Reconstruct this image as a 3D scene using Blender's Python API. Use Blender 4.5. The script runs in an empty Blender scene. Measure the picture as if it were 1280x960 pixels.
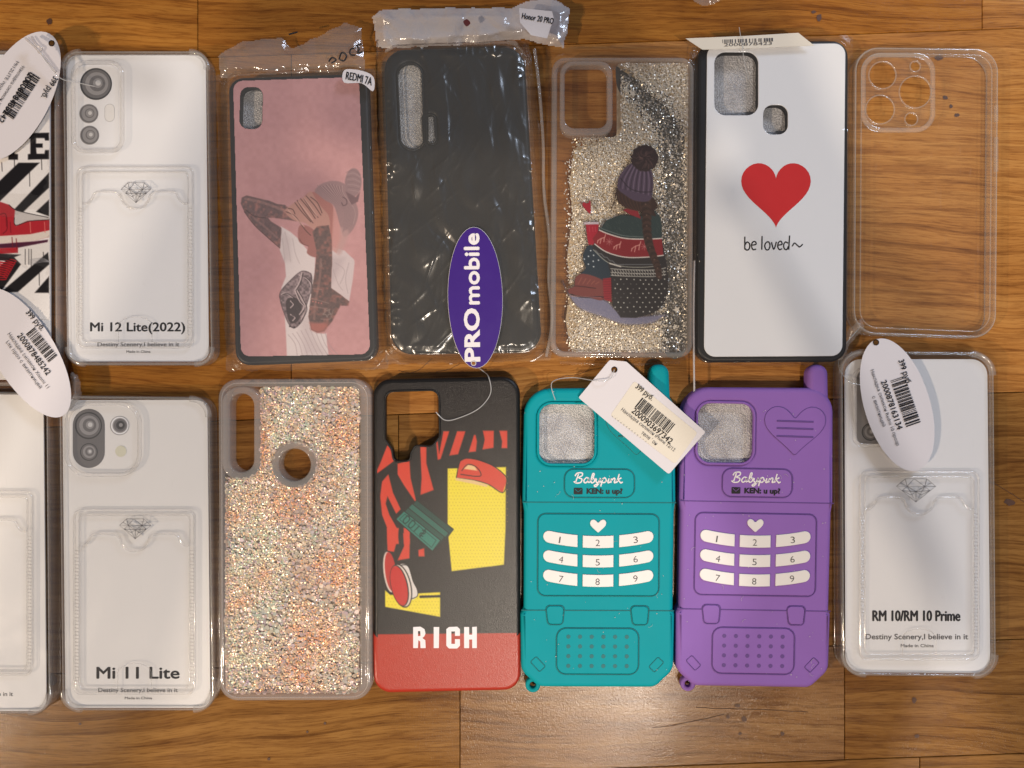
import bpy, math, random
import numpy as np
from mathutils import Vector, geometry

# ------------------------------------------------------------------ camera, world, lamps
SC = bpy.context.scene
S = 0.00042            # metres on the floor for one photograph pixel (1280 wide)
CAM_H = 0.42
cam_d = bpy.data.cameras.new('camera')
cam = bpy.data.objects.new('camera', cam_d)
SC.collection.objects.link(cam)
cam.location = (0, 0, CAM_H)
cam_d.sensor_width = 36
cam_d.lens = 36 * CAM_H / (1280 * S)
cam_d.clip_start = 0.01
cam_d.clip_end = 50
SC.camera = cam

SC.view_settings.view_transform = 'Standard'
SC.view_settings.look = 'None'
SC.view_settings.gamma = 1
SC.view_settings.exposure = -0.34
SC.cycles.use_denoising = True
SC.cycles.adaptive_threshold = 0.004
SC.cycles.max_bounces = 14
SC.cycles.transparent_max_bounces = 24
SC.cycles.sample_clamp_indirect = 4
SC.cycles.caustics_refractive = False
SC.cycles.caustics_reflective = False

world = bpy.data.worlds.new('World')
SC.world = world
world.use_nodes = True
wn, wl = world.node_tree.nodes, world.node_tree.links
bgn = wn['Background']
tcw = wn.new('ShaderNodeTexCoord')
sepw = wn.new('ShaderNodeSeparateXYZ')
wl.new(tcw.outputs['Generated'], sepw.inputs[0])
rmp = wn.new('ShaderNodeValToRGB')       # a plain room: warm low walls, greyer ceiling
rmp.color_ramp.elements[0].position = 0.0
rmp.color_ramp.elements[0].color = (0.30, 0.22, 0.17, 1)
rmp.color_ramp.elements[1].position = 0.75
rmp.color_ramp.elements[1].color = (0.33, 0.34, 0.38, 1)
wl.new(sepw.outputs['Z'], rmp.inputs[0])
wl.new(rmp.outputs[0], bgn.inputs['Color'])
bgn.inputs['Strength'].default_value = 0.46


def lamp(name, loc, size, power, col, target=(0, 0, 0)):
    d = bpy.data.lights.new(name, 'AREA')
    d.shape = 'DISK'
    d.size = size
    d.energy = power
    d.color = col
    o = bpy.data.objects.new(name, d)
    SC.collection.objects.link(o)
    o.location = loc
    o.rotation_euler = (Vector(target) - Vector(loc)).to_track_quat('-Z', 'Y').to_euler()
    return o


lamp('ceiling_lamp', (0.66, -1.05, 2.15), 0.07, 25, (1.0, 0.93, 0.86))
lamp('second_ceiling_lamp', (0.25, -0.71, 1.90), 0.08, 20, (1.0, 0.84, 0.66))
lamp('wall_lamp', (-1.75, -0.95, 1.60), 0.12, 44, (1.0, 0.80, 0.60))
lamp('window_light', (1.7, 1.9, 1.5), 0.7, 44, (0.68, 0.80, 1.0))

random.seed(7)
RNG = np.random.default_rng(11)
COL = SC.collection


# ------------------------------------------------------------------ helpers
def P(px, py, z=0.0):
    k = (CAM_H - z) / CAM_H * S
    return ((px - 640) * k, (480 - py) * k, z)


def srgb(c):
    c = np.asarray(c, float) / 255.0
    return np.where(c <= 0.04045, c / 12.92, ((c + 0.055) / 1.055) ** 2.4)


def lin(r, g, b):
    v = srgb((r, g, b))
    return (float(v[0]), float(v[1]), float(v[2]), 1.0)


def tag(o, label=None, cat=None, group=None, kind=None):
    if label: o['label'] = label
    if cat: o['category'] = cat
    if group: o['group'] = group
    if kind: o['kind'] = kind
    return o


def thing(name, label, cat, px, py, group=None):
    o = bpy.data.objects.new(name, None)
    o.empty_display_size = 0.02
    COL.objects.link(o)
    o.location = P(px, py, 0)
    tag(o, label, cat, group)
    return o


def base_of(parent):
    v = Vector((0, 0, 0))
    while parent is not None:
        v += Vector(parent.location)
        parent = parent.parent
    return v


def link(name, me, mat, parent=None, kind=None, label=None):
    """link a mesh given in world coordinates below its parent"""
    o = bpy.data.objects.new(name, me)
    COL.objects.link(o)
    if parent is not None:
        b = base_of(parent)
        n = len(me.vertices)
        co = np.empty(n * 3, np.float32)
        me.vertices.foreach_get('co', co)
        co = co.reshape(-1, 3) - np.array(b, np.float32)
        me.vertices.foreach_set('co', co.ravel())
        me.update()
        o.parent = parent
    if mat is not None:
        me.materials.clear()
        me.materials.append(mat)
    if kind: o['kind'] = kind
    if label: o['label'] = label
    return o


def smooth(me, on=True):
    me.polygons.foreach_set('use_smooth', [on] * len(me.polygons))
    return me


def pmesh(name, verts, faces, sm=False):
    me = bpy.data.meshes.new(name)
    me.from_pydata([tuple(v) for v in verts], [], faces)
    me.update()
    if sm: smooth(me)
    return me


def curve_to_mesh(cd):
    o = bpy.data.objects.new('tmp', cd)
    COL.objects.link(o)
    dg = bpy.context.evaluated_depsgraph_get()
    me = bpy.data.meshes.new_from_object(o.evaluated_get(dg))
    bpy.data.objects.remove(o)
    bpy.data.curves.remove(cd)
    return me


def plate(loops, z0, z1, bevel=0.0, res=3):
    """solid plate: loops in photo pixels taken on the plane z1; first loop is the outline, the others are holes"""
    cd = bpy.data.curves.new('c', 'CURVE')
    cd.dimensions = '2D'
    cd.fill_mode = 'BOTH'
    h = (z1 - z0) / 2
    bevel = min(bevel, h * 0.98)
    cd.extrude = h - bevel
    cd.bevel_depth = bevel
    cd.bevel_resolution = res
    cd.offset = -bevel
    for lp in loops:
        sp = cd.splines.new('POLY')
        sp.points.add(len(lp) - 1)
        for i, (x, y) in enumerate(lp):
            w = P(x, y, z1)
            sp.points[i].co = (w[0], w[1], 0, 1)
        sp.use_cyclic_u = True
    me = curve_to_mesh(cd)
    n = len(me.vertices)
    co = np.empty(n * 3, np.float32)
    me.vertices.foreach_get('co', co)
    co = co.reshape(-1, 3)
    co[:, 2] += z0 + h
    me.vertices.foreach_set('co', co.ravel())
    smooth(me, False)
    # smooth only the sides
    no = np.array([p.normal[2] for p in me.polygons])
    me.polygons.foreach_set('use_smooth', list(np.abs(no) < 0.999))
    return me


def flat(loops, z):
    """thin printed shape lying at height z"""
    cd = bpy.data.curves.new('c', 'CURVE')
    cd.dimensions = '2D'
    cd.fill_mode = 'FRONT'
    for lp in loops:
        sp = cd.splines.new('POLY')
        sp.points.add(len(lp) - 1)
        for i, (x, y) in enumerate(lp):
            w = P(x, y, z)
            sp.points[i].co = (w[0], w[1], 0, 1)
        sp.use_cyclic_u = True
    me = curve_to_mesh(cd)
    for v in me.vertices: v.co.z = z
    return me


def tube(paths, z, r, closed=False, sub=3, zfun=None, flatten=1.0):
    """round bead along pixel paths; a point may carry its own height"""
    cd = bpy.data.curves.new('c', 'CURVE')
    cd.dimensions = '3D'
    cd.bevel_depth = r
    cd.bevel_resolution = sub
    cd.use_fill_caps = True
    for lp in paths:
        sp = cd.splines.new('POLY')
        sp.points.add(len(lp) - 1)
        for i, p in enumerate(lp):
            zz = p[2] if len(p) > 2 else z
            w = P(p[0], p[1], zz)
            sp.points[i].co = (w[0], w[1], w[2], 1)
        sp.use_cyclic_u = closed
    me = curve_to_mesh(cd)
    if flatten != 1.0:
        for v in me.vertices: v.co.z = z + (v.co.z - z) * flatten
    return smooth(me)


def quad(q, u, v):
    (ax, ay), (bx, by), (cx, cy), (dx, dy) = q
    return ((1 - v) * ((1 - u) * ax + u * bx) + v * ((1 - u) * dx + u * cx),
            (1 - v) * ((1 - u) * ay + u * by) + v * ((1 - u) * dy + u * cy))


def rpoly(pts, r, n=7):
    """polygon with rounded corners (r one number or one per corner)"""
    out = []
    m = len(pts)
    rs = r if isinstance(r, (list, tuple)) else [r] * m
    for i in range(m):
        p0, p1, p2 = Vector(pts[i - 1]), Vector(pts[i]), Vector(pts[(i + 1) % m])
        a, b = (p0 - p1), (p2 - p1)
        la, lb = a.length, b.length
        if rs[i] <= 0:
            out.append(tuple(p1)); continue
        a.normalize(); b.normalize()
        ang = math.acos(max(-1, min(1, a.dot(b))))
        d = min(rs[i] / math.tan(ang / 2), la * .499, lb * .499)
        rr_ = d * math.tan(ang / 2)
        c = p1 + (a + b).normalized() * (rr_ / math.sin(ang / 2))
        s, e = p1 + a * d - c, p1 + b * d - c
        a0, a1 = math.atan2(s.y, s.x), math.atan2(e.y, e.x)
        da = (a1 - a0 + math.pi) % (2 * math.pi) - math.pi
        for k in range(n + 1):
            t = a0 + da * k / n
            out.append((c.x + rr_ * math.cos(t), c.y + rr_ * math.sin(t)))
    return out


def rect(x0, y0, x1, y1, r, tilt=0.0, n=7):
    pts = [(x0, y0), (x1, y0), (x1, y1), (x0, y1)]
    if tilt:
        cx, cy = (x0 + x1) / 2, (y0 + y1) / 2
        c, s = math.cos(tilt), math.sin(tilt)
        pts = [(cx + (x - cx) * c - (y - cy) * s, cy + (x - cx) * s + (y - cy) * c) for x, y in pts]
    return rpoly(pts, r, n)


def ell(cx, cy, rx, ry=None, rot=0.0, n=32):
    ry = rx if ry is None else ry
    c, s = math.cos(rot), math.sin(rot)
    return [(cx + rx * math.cos(t) * c - ry * math.sin(t) * s, cy + rx * math.cos(t) * s + ry * math.sin(t) * c)
            for t in [2 * math.pi * i / n for i in range(n)]]


def inset(q, d):
    """shrink a quad (TL TR BR BL) by d pixels; d may be (left, top, right, bottom)"""
    l, t, r, b = d if isinstance(d, (list, tuple)) else (d, d, d, d)
    (ax, ay), (bx, by), (cx, cy), (dx, dy) = q
    return [(ax + l, ay + t), (bx - r, by + t), (cx - r, cy - b), (dx + l, dy - b)]


def smoothpath(pts, closed=True, k=6):
    """Catmull-Rom through the points"""
    n = len(pts)
    out = []
    rng = range(n) if closed else range(n - 1)
    for i in rng:
        g = (lambda j: pts[j % n]) if closed else (lambda j: pts[max(0, min(n - 1, j))])
        p0, p1, p2, p3 = g(i - 1), g(i), g(i + 1), g(i + 2)
        for s in range(k):
            t = s / k
            out.append(tuple(0.5 * ((2 * p1[a]) + (-p0[a] + p2[a]) * t + (2 * p0[a] - 5 * p1[a] + 4 * p2[a] - p3[a]) * t * t
                             + (-p0[a] + 3 * p1[a] - 3 * p2[a] + p3[a]) * t ** 3) for a in range(len(p1))))
    if not closed: out.append(tuple(pts[-1]))
    return out


_ttm = {}


def text_mesh(s, x, y, cap, width, z, ang=0.0, bold=0.0, shear=0.0, spacing=1.0, zf=None, bend=None):
    """lettering: (x, y) left end of the baseline in pixels, cap height and total width in pixels, ang clockwise in degrees"""
    fc = bpy.data.curves.new('t', 'FONT')
    fc.body = s
    fc.size = 1
    heavy = bold if 0 < bold < .032 else 0
    fc.offset = 0 if heavy else bold
    fc.shear = shear
    fc.space_character = spacing
    fc.resolution_u = 3
    me = curve_to_mesh(fc)
    n = len(me.vertices)
    co = np.empty(n * 3, np.float32)
    me.vertices.foreach_get('co', co)
    co = co.reshape(-1, 3)
    CAPH = 0.73
    mn, mx = co[:, 0].min(), co[:, 0].max()
    lx = (co[:, 0] - mn) / max(mx - mn, 1e-6) * width
    ly = co[:, 1] / CAPH * cap
    a = math.radians(ang)
    if bend is not None: ly = ly + bend(lx / width)
    px = x + lx * math.cos(a) + ly * math.sin(a)
    py = y + lx * math.sin(a) - ly * math.cos(a)
    for i in range(n):
        zz = z if zf is None else zf(px[i], py[i])
        co[i] = P(px[i], py[i], zz)
    me.vertices.foreach_set('co', co.ravel())
    me.update()
    if heavy:           # heavier weight: the letter printed again with small shifts
        d = heavy / CAPH * cap * 1.25
        ms = [me]
        for k, (ux, uy) in enumerate(((1, 0), (-1, 0), (0, .7), (0, -.7))):
            c = me.copy()
            for v in c.vertices:
                v.co.x += ux * d * S; v.co.y += uy * d * S; v.co.z += .000012 * (k + 1)
            ms.append(c)
        me = join(ms)
    return me


def join(meshes):
    vs, fs, off = [], [], 0
    sm = []
    for me in meshes:
        co = np.empty(len(me.vertices) * 3, np.float32)
        me.vertices.foreach_get('co', co)
        vs.append(co.reshape(-1, 3))
        for p in me.polygons:
            fs.append([v + off for v in p.vertices]); sm.append(p.use_smooth)
        off += len(me.vertices)
    me = bpy.data.meshes.new('m')
    me.from_pydata(np.concatenate(vs).tolist(), [], fs)
    me.polygons.foreach_set('use_smooth', sm)
    me.update()
    return me


# ------------------------------------------------------------------ materials
class N:
    def __init__(self, name):
        self.m = bpy.data.materials.new(name)
        self.m.use_nodes = True
        self.t = self.m.node_tree
        self.n, self.l = self.t.nodes, self.t.links
        self.bsdf = self.n['Principled BSDF']
        self.out = self.n['Material Output']

    def new(self, t, **kw):
        o = self.n.new(t)
        for k, v in kw.items(): setattr(o, k, v)
        return o

    def ln(self, a, b): self.l.new(a, b)

    def coord(self, kind='Object', scale=(1, 1, 1), rot=(0, 0, 0), loc=None):
        tc = self.new('ShaderNodeTexCoord')
        mp = self.new('ShaderNodeMapping')
        mp.inputs['Scale'].default_value = scale
        mp.inputs['Rotation'].default_value = rot
        if loc is not None: mp.inputs['Location'].default_value = loc
        self.ln(tc.outputs[kind], mp.inputs['Vector'])
        return mp.outputs[0]

    def noise(self, vec, scale, detail=2, rough=.5, dist=0.0):
        t = self.new('ShaderNodeTexNoise')
        t.inputs['Scale'].default_value = scale
        t.inputs['Detail'].default_value = detail
        t.inputs['Roughness'].default_value = rough
        t.inputs['Distortion'].default_value = dist
        if vec is not None: self.ln(vec, t.inputs['Vector'])
        return t.outputs['Fac']

    def ramp(self, fac, stops):
        r = self.new('ShaderNodeValToRGB')
        e = r.color_ramp.elements
        while len(e) < len(stops): e.new(0.5)
        for i, (p, c) in enumerate(stops):
            e[i].position = p
            e[i].color = c if len(c) == 4 else (*c, 1)
        self.ln(fac, r.inputs[0])
        return r.outputs[0]

    def math(self, op, a, b=None, clamp=False):
        m = self.new('ShaderNodeMath', operation=op, use_clamp=clamp)
        for i, v in enumerate((a, b)):
            if v is None: continue
            if isinstance(v, (int, float)): m.inputs[i].default_value = v
            else: self.ln(v, m.inputs[i])
        return m.outputs[0]

    def mix(self, fac, a, b, blend='MIX'):
        m = self.new('ShaderNodeMix', data_type='RGBA', blend_type=blend)
        for i, v in ((0, fac), (6, a), (7, b)):
            if isinstance(v, (int, float)): m.inputs[i].default_value = v
            elif isinstance(v, tuple): m.inputs[i].default_value = v
            else: self.ln(v, m.inputs[i])
        return m.outputs[2]

    def bump(self, h, dist, strength=1.0, normal=None):
        b = self.new('ShaderNodeBump')
        b.inputs['Strength'].default_value = strength
        b.inputs['Distance'].default_value = dist
        self.ln(h, b.inputs['Height'])
        if normal is not None: self.ln(normal, b.inputs['Normal'])
        return b.outputs[0]

    def sheen(self, f0=.04, power=5.0):
        """how much a thin clear sheet mirrors, the same from both sides"""
        lw = self.new('ShaderNodeLayerWeight')
        lw.inputs['Blend'].default_value = .5
        f = self.math('POWER', lw.outputs['Facing'], power)
        return self.math('ADD', f0, self.math('MULTIPLY', f, 1 - f0)), lw

    def set(self, **kw):
        for k, v in kw.items():
            i = self.bsdf.inputs[k.replace('_', ' ')]
            if hasattr(v, 'node'): self.ln(v, i)
            else: i.default_value = v
        return self


def solid(name, col, rough=.5, spec=.5, var=.06, bump=0.0, bscale=1500, coat=0.0, metal=0.0):
    n = N(name)
    v = n.coord('Object')
    f = n.noise(v, 60, 3)
    f2 = n.noise(v, 900, 2)
    c = n.mix(n.math('MULTIPLY', f, 1.0), tuple(x * (1 - var) for x in col[:3]) + (1,), tuple(min(1, x * (1 + var)) for x in col[:3]) + (1,))
    rr = n.math('ADD', rough - .05, n.math('MULTIPLY', n.noise(v, 130, 4, .6), .10))
    n.set(Base_Color=c, Roughness=rr, Metallic=metal)
    n.bsdf.inputs['Specular IOR Level'].default_value = spec
    n.bsdf.inputs['Coat Weight'].default_value = coat
    n.bsdf.inputs['Coat Roughness'].default_value = .12
    if bump:
        n.set(Normal=n.bump(n.noise(v, bscale, 2), bump))
    return n.m


def clear(name, tint=(.97, .97, .965), rough=.06, haze=.03, hazecol=(.8, .78, .75), ior=1.5, bump=0.0, bscale=120, aniso=(1, 1, 1), boost=1.0, smudge=False):
    """clear plastic: see-through, mirror-like at a slant, a little milky"""
    n = N(name)
    tr = n.new('ShaderNodeBsdfTransparent'); tr.inputs[0].default_value = (*tint, 1)
    gl = n.new('ShaderNodeBsdfGlossy'); gl.inputs['Roughness'].default_value = rough
    df = n.new('ShaderNodeBsdfDiffuse'); df.inputs[0].default_value = (*hazecol, 1)
    fr_out, fr = n.sheen(((ior - 1) / (ior + 1)) ** 2)
    m1 = n.new('ShaderNodeMixShader'); m1.inputs[0].default_value = haze
    n.ln(tr.outputs[0], m1.inputs[1]); n.ln(df.outputs[0], m1.inputs[2])
    m2 = n.new('ShaderNodeMixShader')
    n.ln(n.math('MULTIPLY', fr_out, boost, True), m2.inputs[0]); n.ln(m1.outputs[0], m2.inputs[1]); n.ln(gl.outputs[0], m2.inputs[2])
    if smudge:
        v = n.coord('Object')
        sm = n.ramp(n.noise(v, 26, 4, .65, .6), [(.35, (.06, .06, .06)), (.7, (.30, .30, .30))])
        n.ln(sm, gl.inputs['Roughness'])
        sc_ = n.ramp(n.noise(n.coord('Object', scale=(1, .12, 1), rot=(0, 0, .5)), 900, 2, .5), [(.66, (haze, haze, haze)), (.80, (haze + .035, haze + .035, haze + .035))])
        n.ln(sc_, m1.inputs[0])
    if bump:
        v = n.coord('Object', scale=aniso)
        h = n.math('ADD', n.noise(v, bscale, 3, .55, 1.2), n.math('MULTIPLY', n.noise(v, bscale * 4.3, 2), .25))
        b = n.bump(h, bump)
        for s in (gl, df, fr): n.ln(b, s.inputs['Normal'])
    n.n.remove(n.bsdf)
    n.ln(m2.outputs[0], n.out.inputs[0])
    return n.m


def glass_rim(name, tint, haze=.06, boost=1.0):
    """thick clear rubber seen against the light"""
    n = N(name)
    tr = n.new('ShaderNodeBsdfTransparent'); tr.inputs[0].default_value = (*tint, 1)
    gl = n.new('ShaderNodeBsdfGlossy'); gl.inputs['Roughness'].default_value = .055
    df = n.new('ShaderNodeBsdfDiffuse'); df.inputs[0].default_value = (.86, .83, .79, 1)
    fo, lw = n.sheen(.035, 3.2)
    f = n.math('MINIMUM', n.math('MULTIPLY', fo, boost), .62)
    m1 = n.new('ShaderNodeMixShader'); m1.inputs[0].default_value = haze
    n.ln(tr.outputs[0], m1.inputs[1]); n.ln(df.outputs[0], m1.inputs[2])
    m2 = n.new('ShaderNodeMixShader')
    n.ln(f, m2.inputs[0]); n.ln(m1.outputs[0], m2.inputs[1]); n.ln(gl.outputs[0], m2.inputs[2])
    n.n.remove(n.bsdf)
    n.ln(m2.outputs[0], n.out.inputs[0])
    return n.m


def wood_material(i, tone, ring=None, wav=1.0, wear=0.0):
    """varnished oak; every plank has its own cut of the grain"""
    n = N('oak_plank')
    ox, oy = random.uniform(-5, 5), random.uniform(-5, 5)
    tc = n.new('ShaderNodeTexCoord')
    vec = tc.outputs['Object']
    if ring is not None:      # the grain swings round a knot
        cx, cy, amp, rad = ring
        sp = n.new('ShaderNodeSeparateXYZ'); n.ln(vec, sp.inputs[0])
        dx = n.math('MULTIPLY', n.math('SUBTRACT', sp.outputs[0], cx), .45)
        dy = n.math('SUBTRACT', sp.outputs[1], cy)
        d2 = n.math('ADD', n.math('MULTIPLY', dx, dx), n.math('MULTIPLY', dy, dy))
        g = n.math('DIVIDE', amp, n.math('ADD', n.math('DIVIDE', d2, rad * rad), 1.0))
        yy = n.math('ADD', sp.outputs[1], g)
        cb = n.new('ShaderNodeCombineXYZ')
        n.ln(sp.outputs[0], cb.inputs[0]); n.ln(yy, cb.inputs[1])
        vec = cb.outputs[0]
    mp = n.new('ShaderNodeMapping'); mp.inputs['Location'].default_value = (ox, oy, 0)
    n.ln(vec, mp.inputs['Vector'])
    v0 = mp.outputs[0]

    # slow sideways drift of the grain
    sp2 = n.new('ShaderNodeSeparateXYZ'); n.ln(v0, sp2.inputs[0])
    m_ = n.new('ShaderNodeMapping'); m_.inputs['Scale'].default_value = (5, 13, 1); n.ln(v0, m_.inputs['Vector'])
    m2_ = n.new('ShaderNodeMapping'); m2_.inputs['Scale'].default_value = (26, 60, 1); n.ln(v0, m2_.inputs['Vector'])
    dr_ = n.math('ADD', n.math('MULTIPLY', n.noise(m_.outputs[0], 1.0, 2), .030), n.math('MULTIPLY', n.noise(m2_.outputs[0], 1.0, 2), .0022))
    cb2 = n.new('ShaderNodeCombineXYZ'); n.ln(sp2.outputs[0], cb2.inputs[0]); n.ln(n.math('ADD', sp2.outputs[1], dr_), cb2.inputs[1])
    v0 = cb2.outputs[0]

    def sc(x, y):
        m = n.new('ShaderNodeMapping'); m.inputs['Scale'].default_value = (x, y, 1)
        n.ln(v0, m.inputs['Vector'])
        return m.outputs[0]
    w = n.new('ShaderNodeTexWave', wave_type='BANDS', bands_direction='Y', wave_profile='SAW')
    w.inputs['Scale'].default_value = 34 * wav
    w.inputs['Distortion'].default_value = 3.4
    w.inputs['Detail'].default_value = 2
    w.inputs['Detail Scale'].default_value = .55
    n.ln(sc(.16, 1), w.inputs['Vector'])
    bands = w.outputs['Fac']
    broad = n.noise(sc(6, 60), 1.0, 3, .6, .4)
    streak = n.noise(sc(16, 420), 1.0, 4, .62, .3)
    pores = n.noise(sc(90, 1500), 1.0, 3, .6)
    flame = n.noise(sc(9, 120), 1.0, 3, .6, .3)
    f = n.math('ADD', n.math('MULTIPLY', bands, .16), n.math('MULTIPLY', broad, .55))
    f = n.math('ADD', f, n.math('MULTIPLY', streak, .30))
    f = n.math('ADD', f, n.math('MULTIPLY', pores, .16))
    d, m_, l_ = tone
    c = n.ramp(f, [(.34, d), (.56, m_), (.80, l_)])
    dark = n.ramp(flame, [(.53, (1, 1, 1)), (.60, (.56, .45, .36)), (.66, (.92, .9, .88))])
    c = n.mix(.50, c, dark, 'MULTIPLY')
    fine = n.ramp(streak, [(.36, (.42, .33, .26)), (.47, (1, 1, 1))])
    c = n.mix(.5, c, fine, 'MULTIPLY')
    c = n.mix(.55, c, n.ramp(pores, [(.38, (.55, .45, .36)), (.5, (1, 1, 1))]), 'MULTIPLY')
    blot = n.ramp(n.noise(sc(5, 11), 1.0, 2), [(.35, (.86, .82, .78)), (.65, (1.0, 1.0, 1.0))])
    c = n.mix(1.0, c, blot, 'MULTIPLY')
    n.set(Base_Color=c)
    rgh = n.ramp(n.noise(sc(22, 30), 1.0, 3), [(.3, (.17, .17, .17)), (.7, (.27, .27, .27))])
    n.set(Roughness=rgh)
    n.bsdf.inputs['Specular IOR Level'].default_value = .32
    orange = n.noise(sc(1, 1), 900, 2)
    gritty = n.noise(sc(1, 1), 1900, 1)
    scr = n.ramp(n.noise(sc(30, 900), 1.0, 2), [(.62, (0, 0, 0)), (.66, (1, 1, 1))])
    hb = n.math('ADD', n.math('MULTIPLY', orange, .6), n.math('MULTIPLY', gritty, .9))
    hb = n.math('ADD', hb, n.math('MULTIPLY', pores, .4))
    b1 = n.bump(hb, .00006 + wear * .00003, .9)
    n.set(Normal=b1)
    return n.m


def foam_material():
    n = N('packing_foam')
    v = n.coord('Object')
    vo = n.new('ShaderNodeTexVoronoi'); vo.inputs['Scale'].default_value = 1250
    n.ln(v, vo.inputs['Vector'])
    nz = n.noise(v, 1700, 3)
    h = n.math('ADD', vo.outputs['Distance'], n.math('MULTIPLY', nz, .6))
    c = n.ramp(h, [(.2, (.82, .80, .80)), (1.0, (.46, .45, .45))])
    c = n.mix(1.0, c, n.ramp(n.noise(v, 110, 2), [(.35, (.72, .71, .73)), (.65, (1, 1, 1))]), 'MULTIPLY')  # broad soft mottling painted into the colour to suggest shading on the foam
    n.set(Base_Color=c, Roughness=.28, Normal=n.bump(h, -.0005))
    n.bsdf.inputs['Specular IOR Level'].default_value = .7
    return n.m


def paint_material(name, rough=.35, coat=0.0, fine=0.0):
    """flat print read from the colours stored with the print"""
    n = N(name)
    a = n.new('ShaderNodeAttribute', attribute_name='ink')
    grain = n.noise(n.coord('Object'), 1500, 2)
    g = n.ramp(grain, [(.3, (.93, .93, .93)), (.7, (1.0, 1.0, 1.0))])
    n.set(Base_Color=n.mix(1.0, a.outputs['Color'], g, 'MULTIPLY'), Roughness=rough)
    n.bsdf.inputs['Coat Weight'].default_value = coat
    if fine: n.set(Normal=n.bump(n.noise(n.coord('Object'), 2600, 2), fine))
    tr = n.new('ShaderNodeBsdfTransparent')
    mx = n.new('ShaderNodeMixShader')
    n.ln(a.outputs['Alpha'], mx.inputs[0]); n.ln(tr.outputs[0], mx.inputs[1]); n.ln(n.bsdf.outputs[0], mx.inputs[2])
    n.ln(mx.outputs[0], n.out.inputs[0])
    return n.m


def glitter_material(name, stops, rough=.22, metal=.85, stops2=None):
    n = N(name)
    g = n.new('ShaderNodeNewGeometry')
    c = n.ramp(g.outputs['Random Per Island'], stops)
    if stops2:
        c2 = n.ramp(g.outputs['Random Per Island'], stops2)
        nz = n.ramp(n.noise(n.coord('Object'), 55, 2), [(.40, (0, 0, 0)), (.66, (.9, .9, .9))])
        c = n.mix(nz, c, c2)
    n.set(Base_Color=c, Metallic=metal, Roughness=rough)
    return n.m


M = {}
M['foam'] = foam_material()
M['clear'] = clear('clear_plastic', tint=(1, 1, 1), haze=.02, boost=1.0, smudge=True)
M['rim'] = glass_rim('clear_rubber', (.99, .985, .98), haze=.10, boost=1.15)
M['rim_dusky'] = glass_rim('smoky_rubber', (.93, .89, .87), haze=.17, boost=.7)
M['window'] = clear('liquid_window', tint=(.95, .92, .88), haze=.05, hazecol=(.6, .48, .4), boost=.7)
M['film'] = clear('bag_film', tint=(.95, .94, .93), rough=.10, haze=.055, bump=.00012, bscale=140, aniso=(1, .45, 1), boost=1.6, ior=1.45)
M['film_plain'] = clear('smooth_bag_film', tint=(.985, .98, .975), rough=.08, haze=.015, boost=.9, ior=1.4)
M['film_milky'] = clear('milky_bag_film', tint=(.92, .9, .9), rough=.16, haze=.62, hazecol=(.78, .74, .74), bump=.0008, bscale=90, boost=2.0)
M['card'] = solid('white_card', (.74, .735, .75), rough=.5, var=.015)
M['card_warm'] = solid('cream_card', (.71, .69, .675), rough=.5, var=.02)
M['tagpaper'] = solid('tag_paper', (.68, .65, .68), rough=.55, var=.02)
M['sticker'] = solid('cream_sticker', (.72, .66, .56), rough=.5, var=.03)
M['ink'] = solid('black_ink', (.016, .015, .018), rough=.5, spec=.2)
M['ink_soft'] = solid('grey_ink', (.10, .095, .10), rough=.5, spec=.2)
M['ink_line'] = solid('engraved_grey', (.30, .29, .30), rough=.5)
M['lens_dark'] = solid('printed_lens_dark', (.05, .05, .055), rough=.35)
M['lens_mid'] = solid('printed_lens_grey', (.14, .135, .14), rough=.35)
M['lens_light'] = solid('printed_lens_pale', (.27, .26, .265), rough=.35)
M['lens_core'] = solid('printed_lens_core', (.55, .54, .54), rough=.3)
M['flash'] = solid('printed_flash', (.62, .60, .47), rough=.4)
M['black'] = solid('black_rubber', (.008, .008, .010), rough=.42, spec=.35, var=.1, bump=.00003, bscale=2500)
M['matte_black'] = solid('matte_black', (.011, .010, .010), rough=.36, spec=.3, var=.1, bump=.00012, bscale=1700)
M['heartwhite'] = solid('gloss_white_panel', (.78, .80, .84), rough=.16, var=.01, coat=.5)
M['red'] = solid('heart_red', (.62, .018, .02), rough=.25, var=.03, coat=.4)
M['teal'] = solid('teal_silicone', (.0004, .30, .345), rough=.6, spec=.16, var=.05, bump=.00003, bscale=3000)
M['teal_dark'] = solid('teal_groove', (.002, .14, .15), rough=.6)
M['purple'] = solid('purple_silicone', (.255, .125, .43), rough=.6, spec=.18, var=.05, bump=.00003, bscale=3000)
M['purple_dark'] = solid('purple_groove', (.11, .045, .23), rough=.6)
M['keywhite'] = solid('key_white', (.72, .69, .67), rough=.4, var=.02)
M['tagpurple'] = solid('violet_tag_card', (.045, .012, .20), rough=.35, var=.06)
M['letterwhite'] = solid('white_ink', (.80, .76, .78), rough=.45)
M['hole'] = solid('hole_shade', (.02, .01, .012), rough=.8)
M['thread'] = clear('nylon_thread', tint=(.9, .9, .9), haze=.35, hazecol=(.8, .8, .8))
M['penink'] = solid('marker_ink', (.02, .02, .025), rough=.4)


# ------------------------------------------------------------------ floor
floor = bpy.data.objects.new('floor', None)
COL.objects.link(floor)
tag(floor, kind='structure')
me = pmesh('subfloor', [(-1.2, -1.2, -.012), (1.2, -1.2, -.012), (1.2, 1.2, -.012), (-1.2, 1.2, -.012)], [(0, 1, 2, 3)])
link('subfloor', me, solid('dark_joint', (.02, .010, .006), rough=.9), floor)

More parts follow.
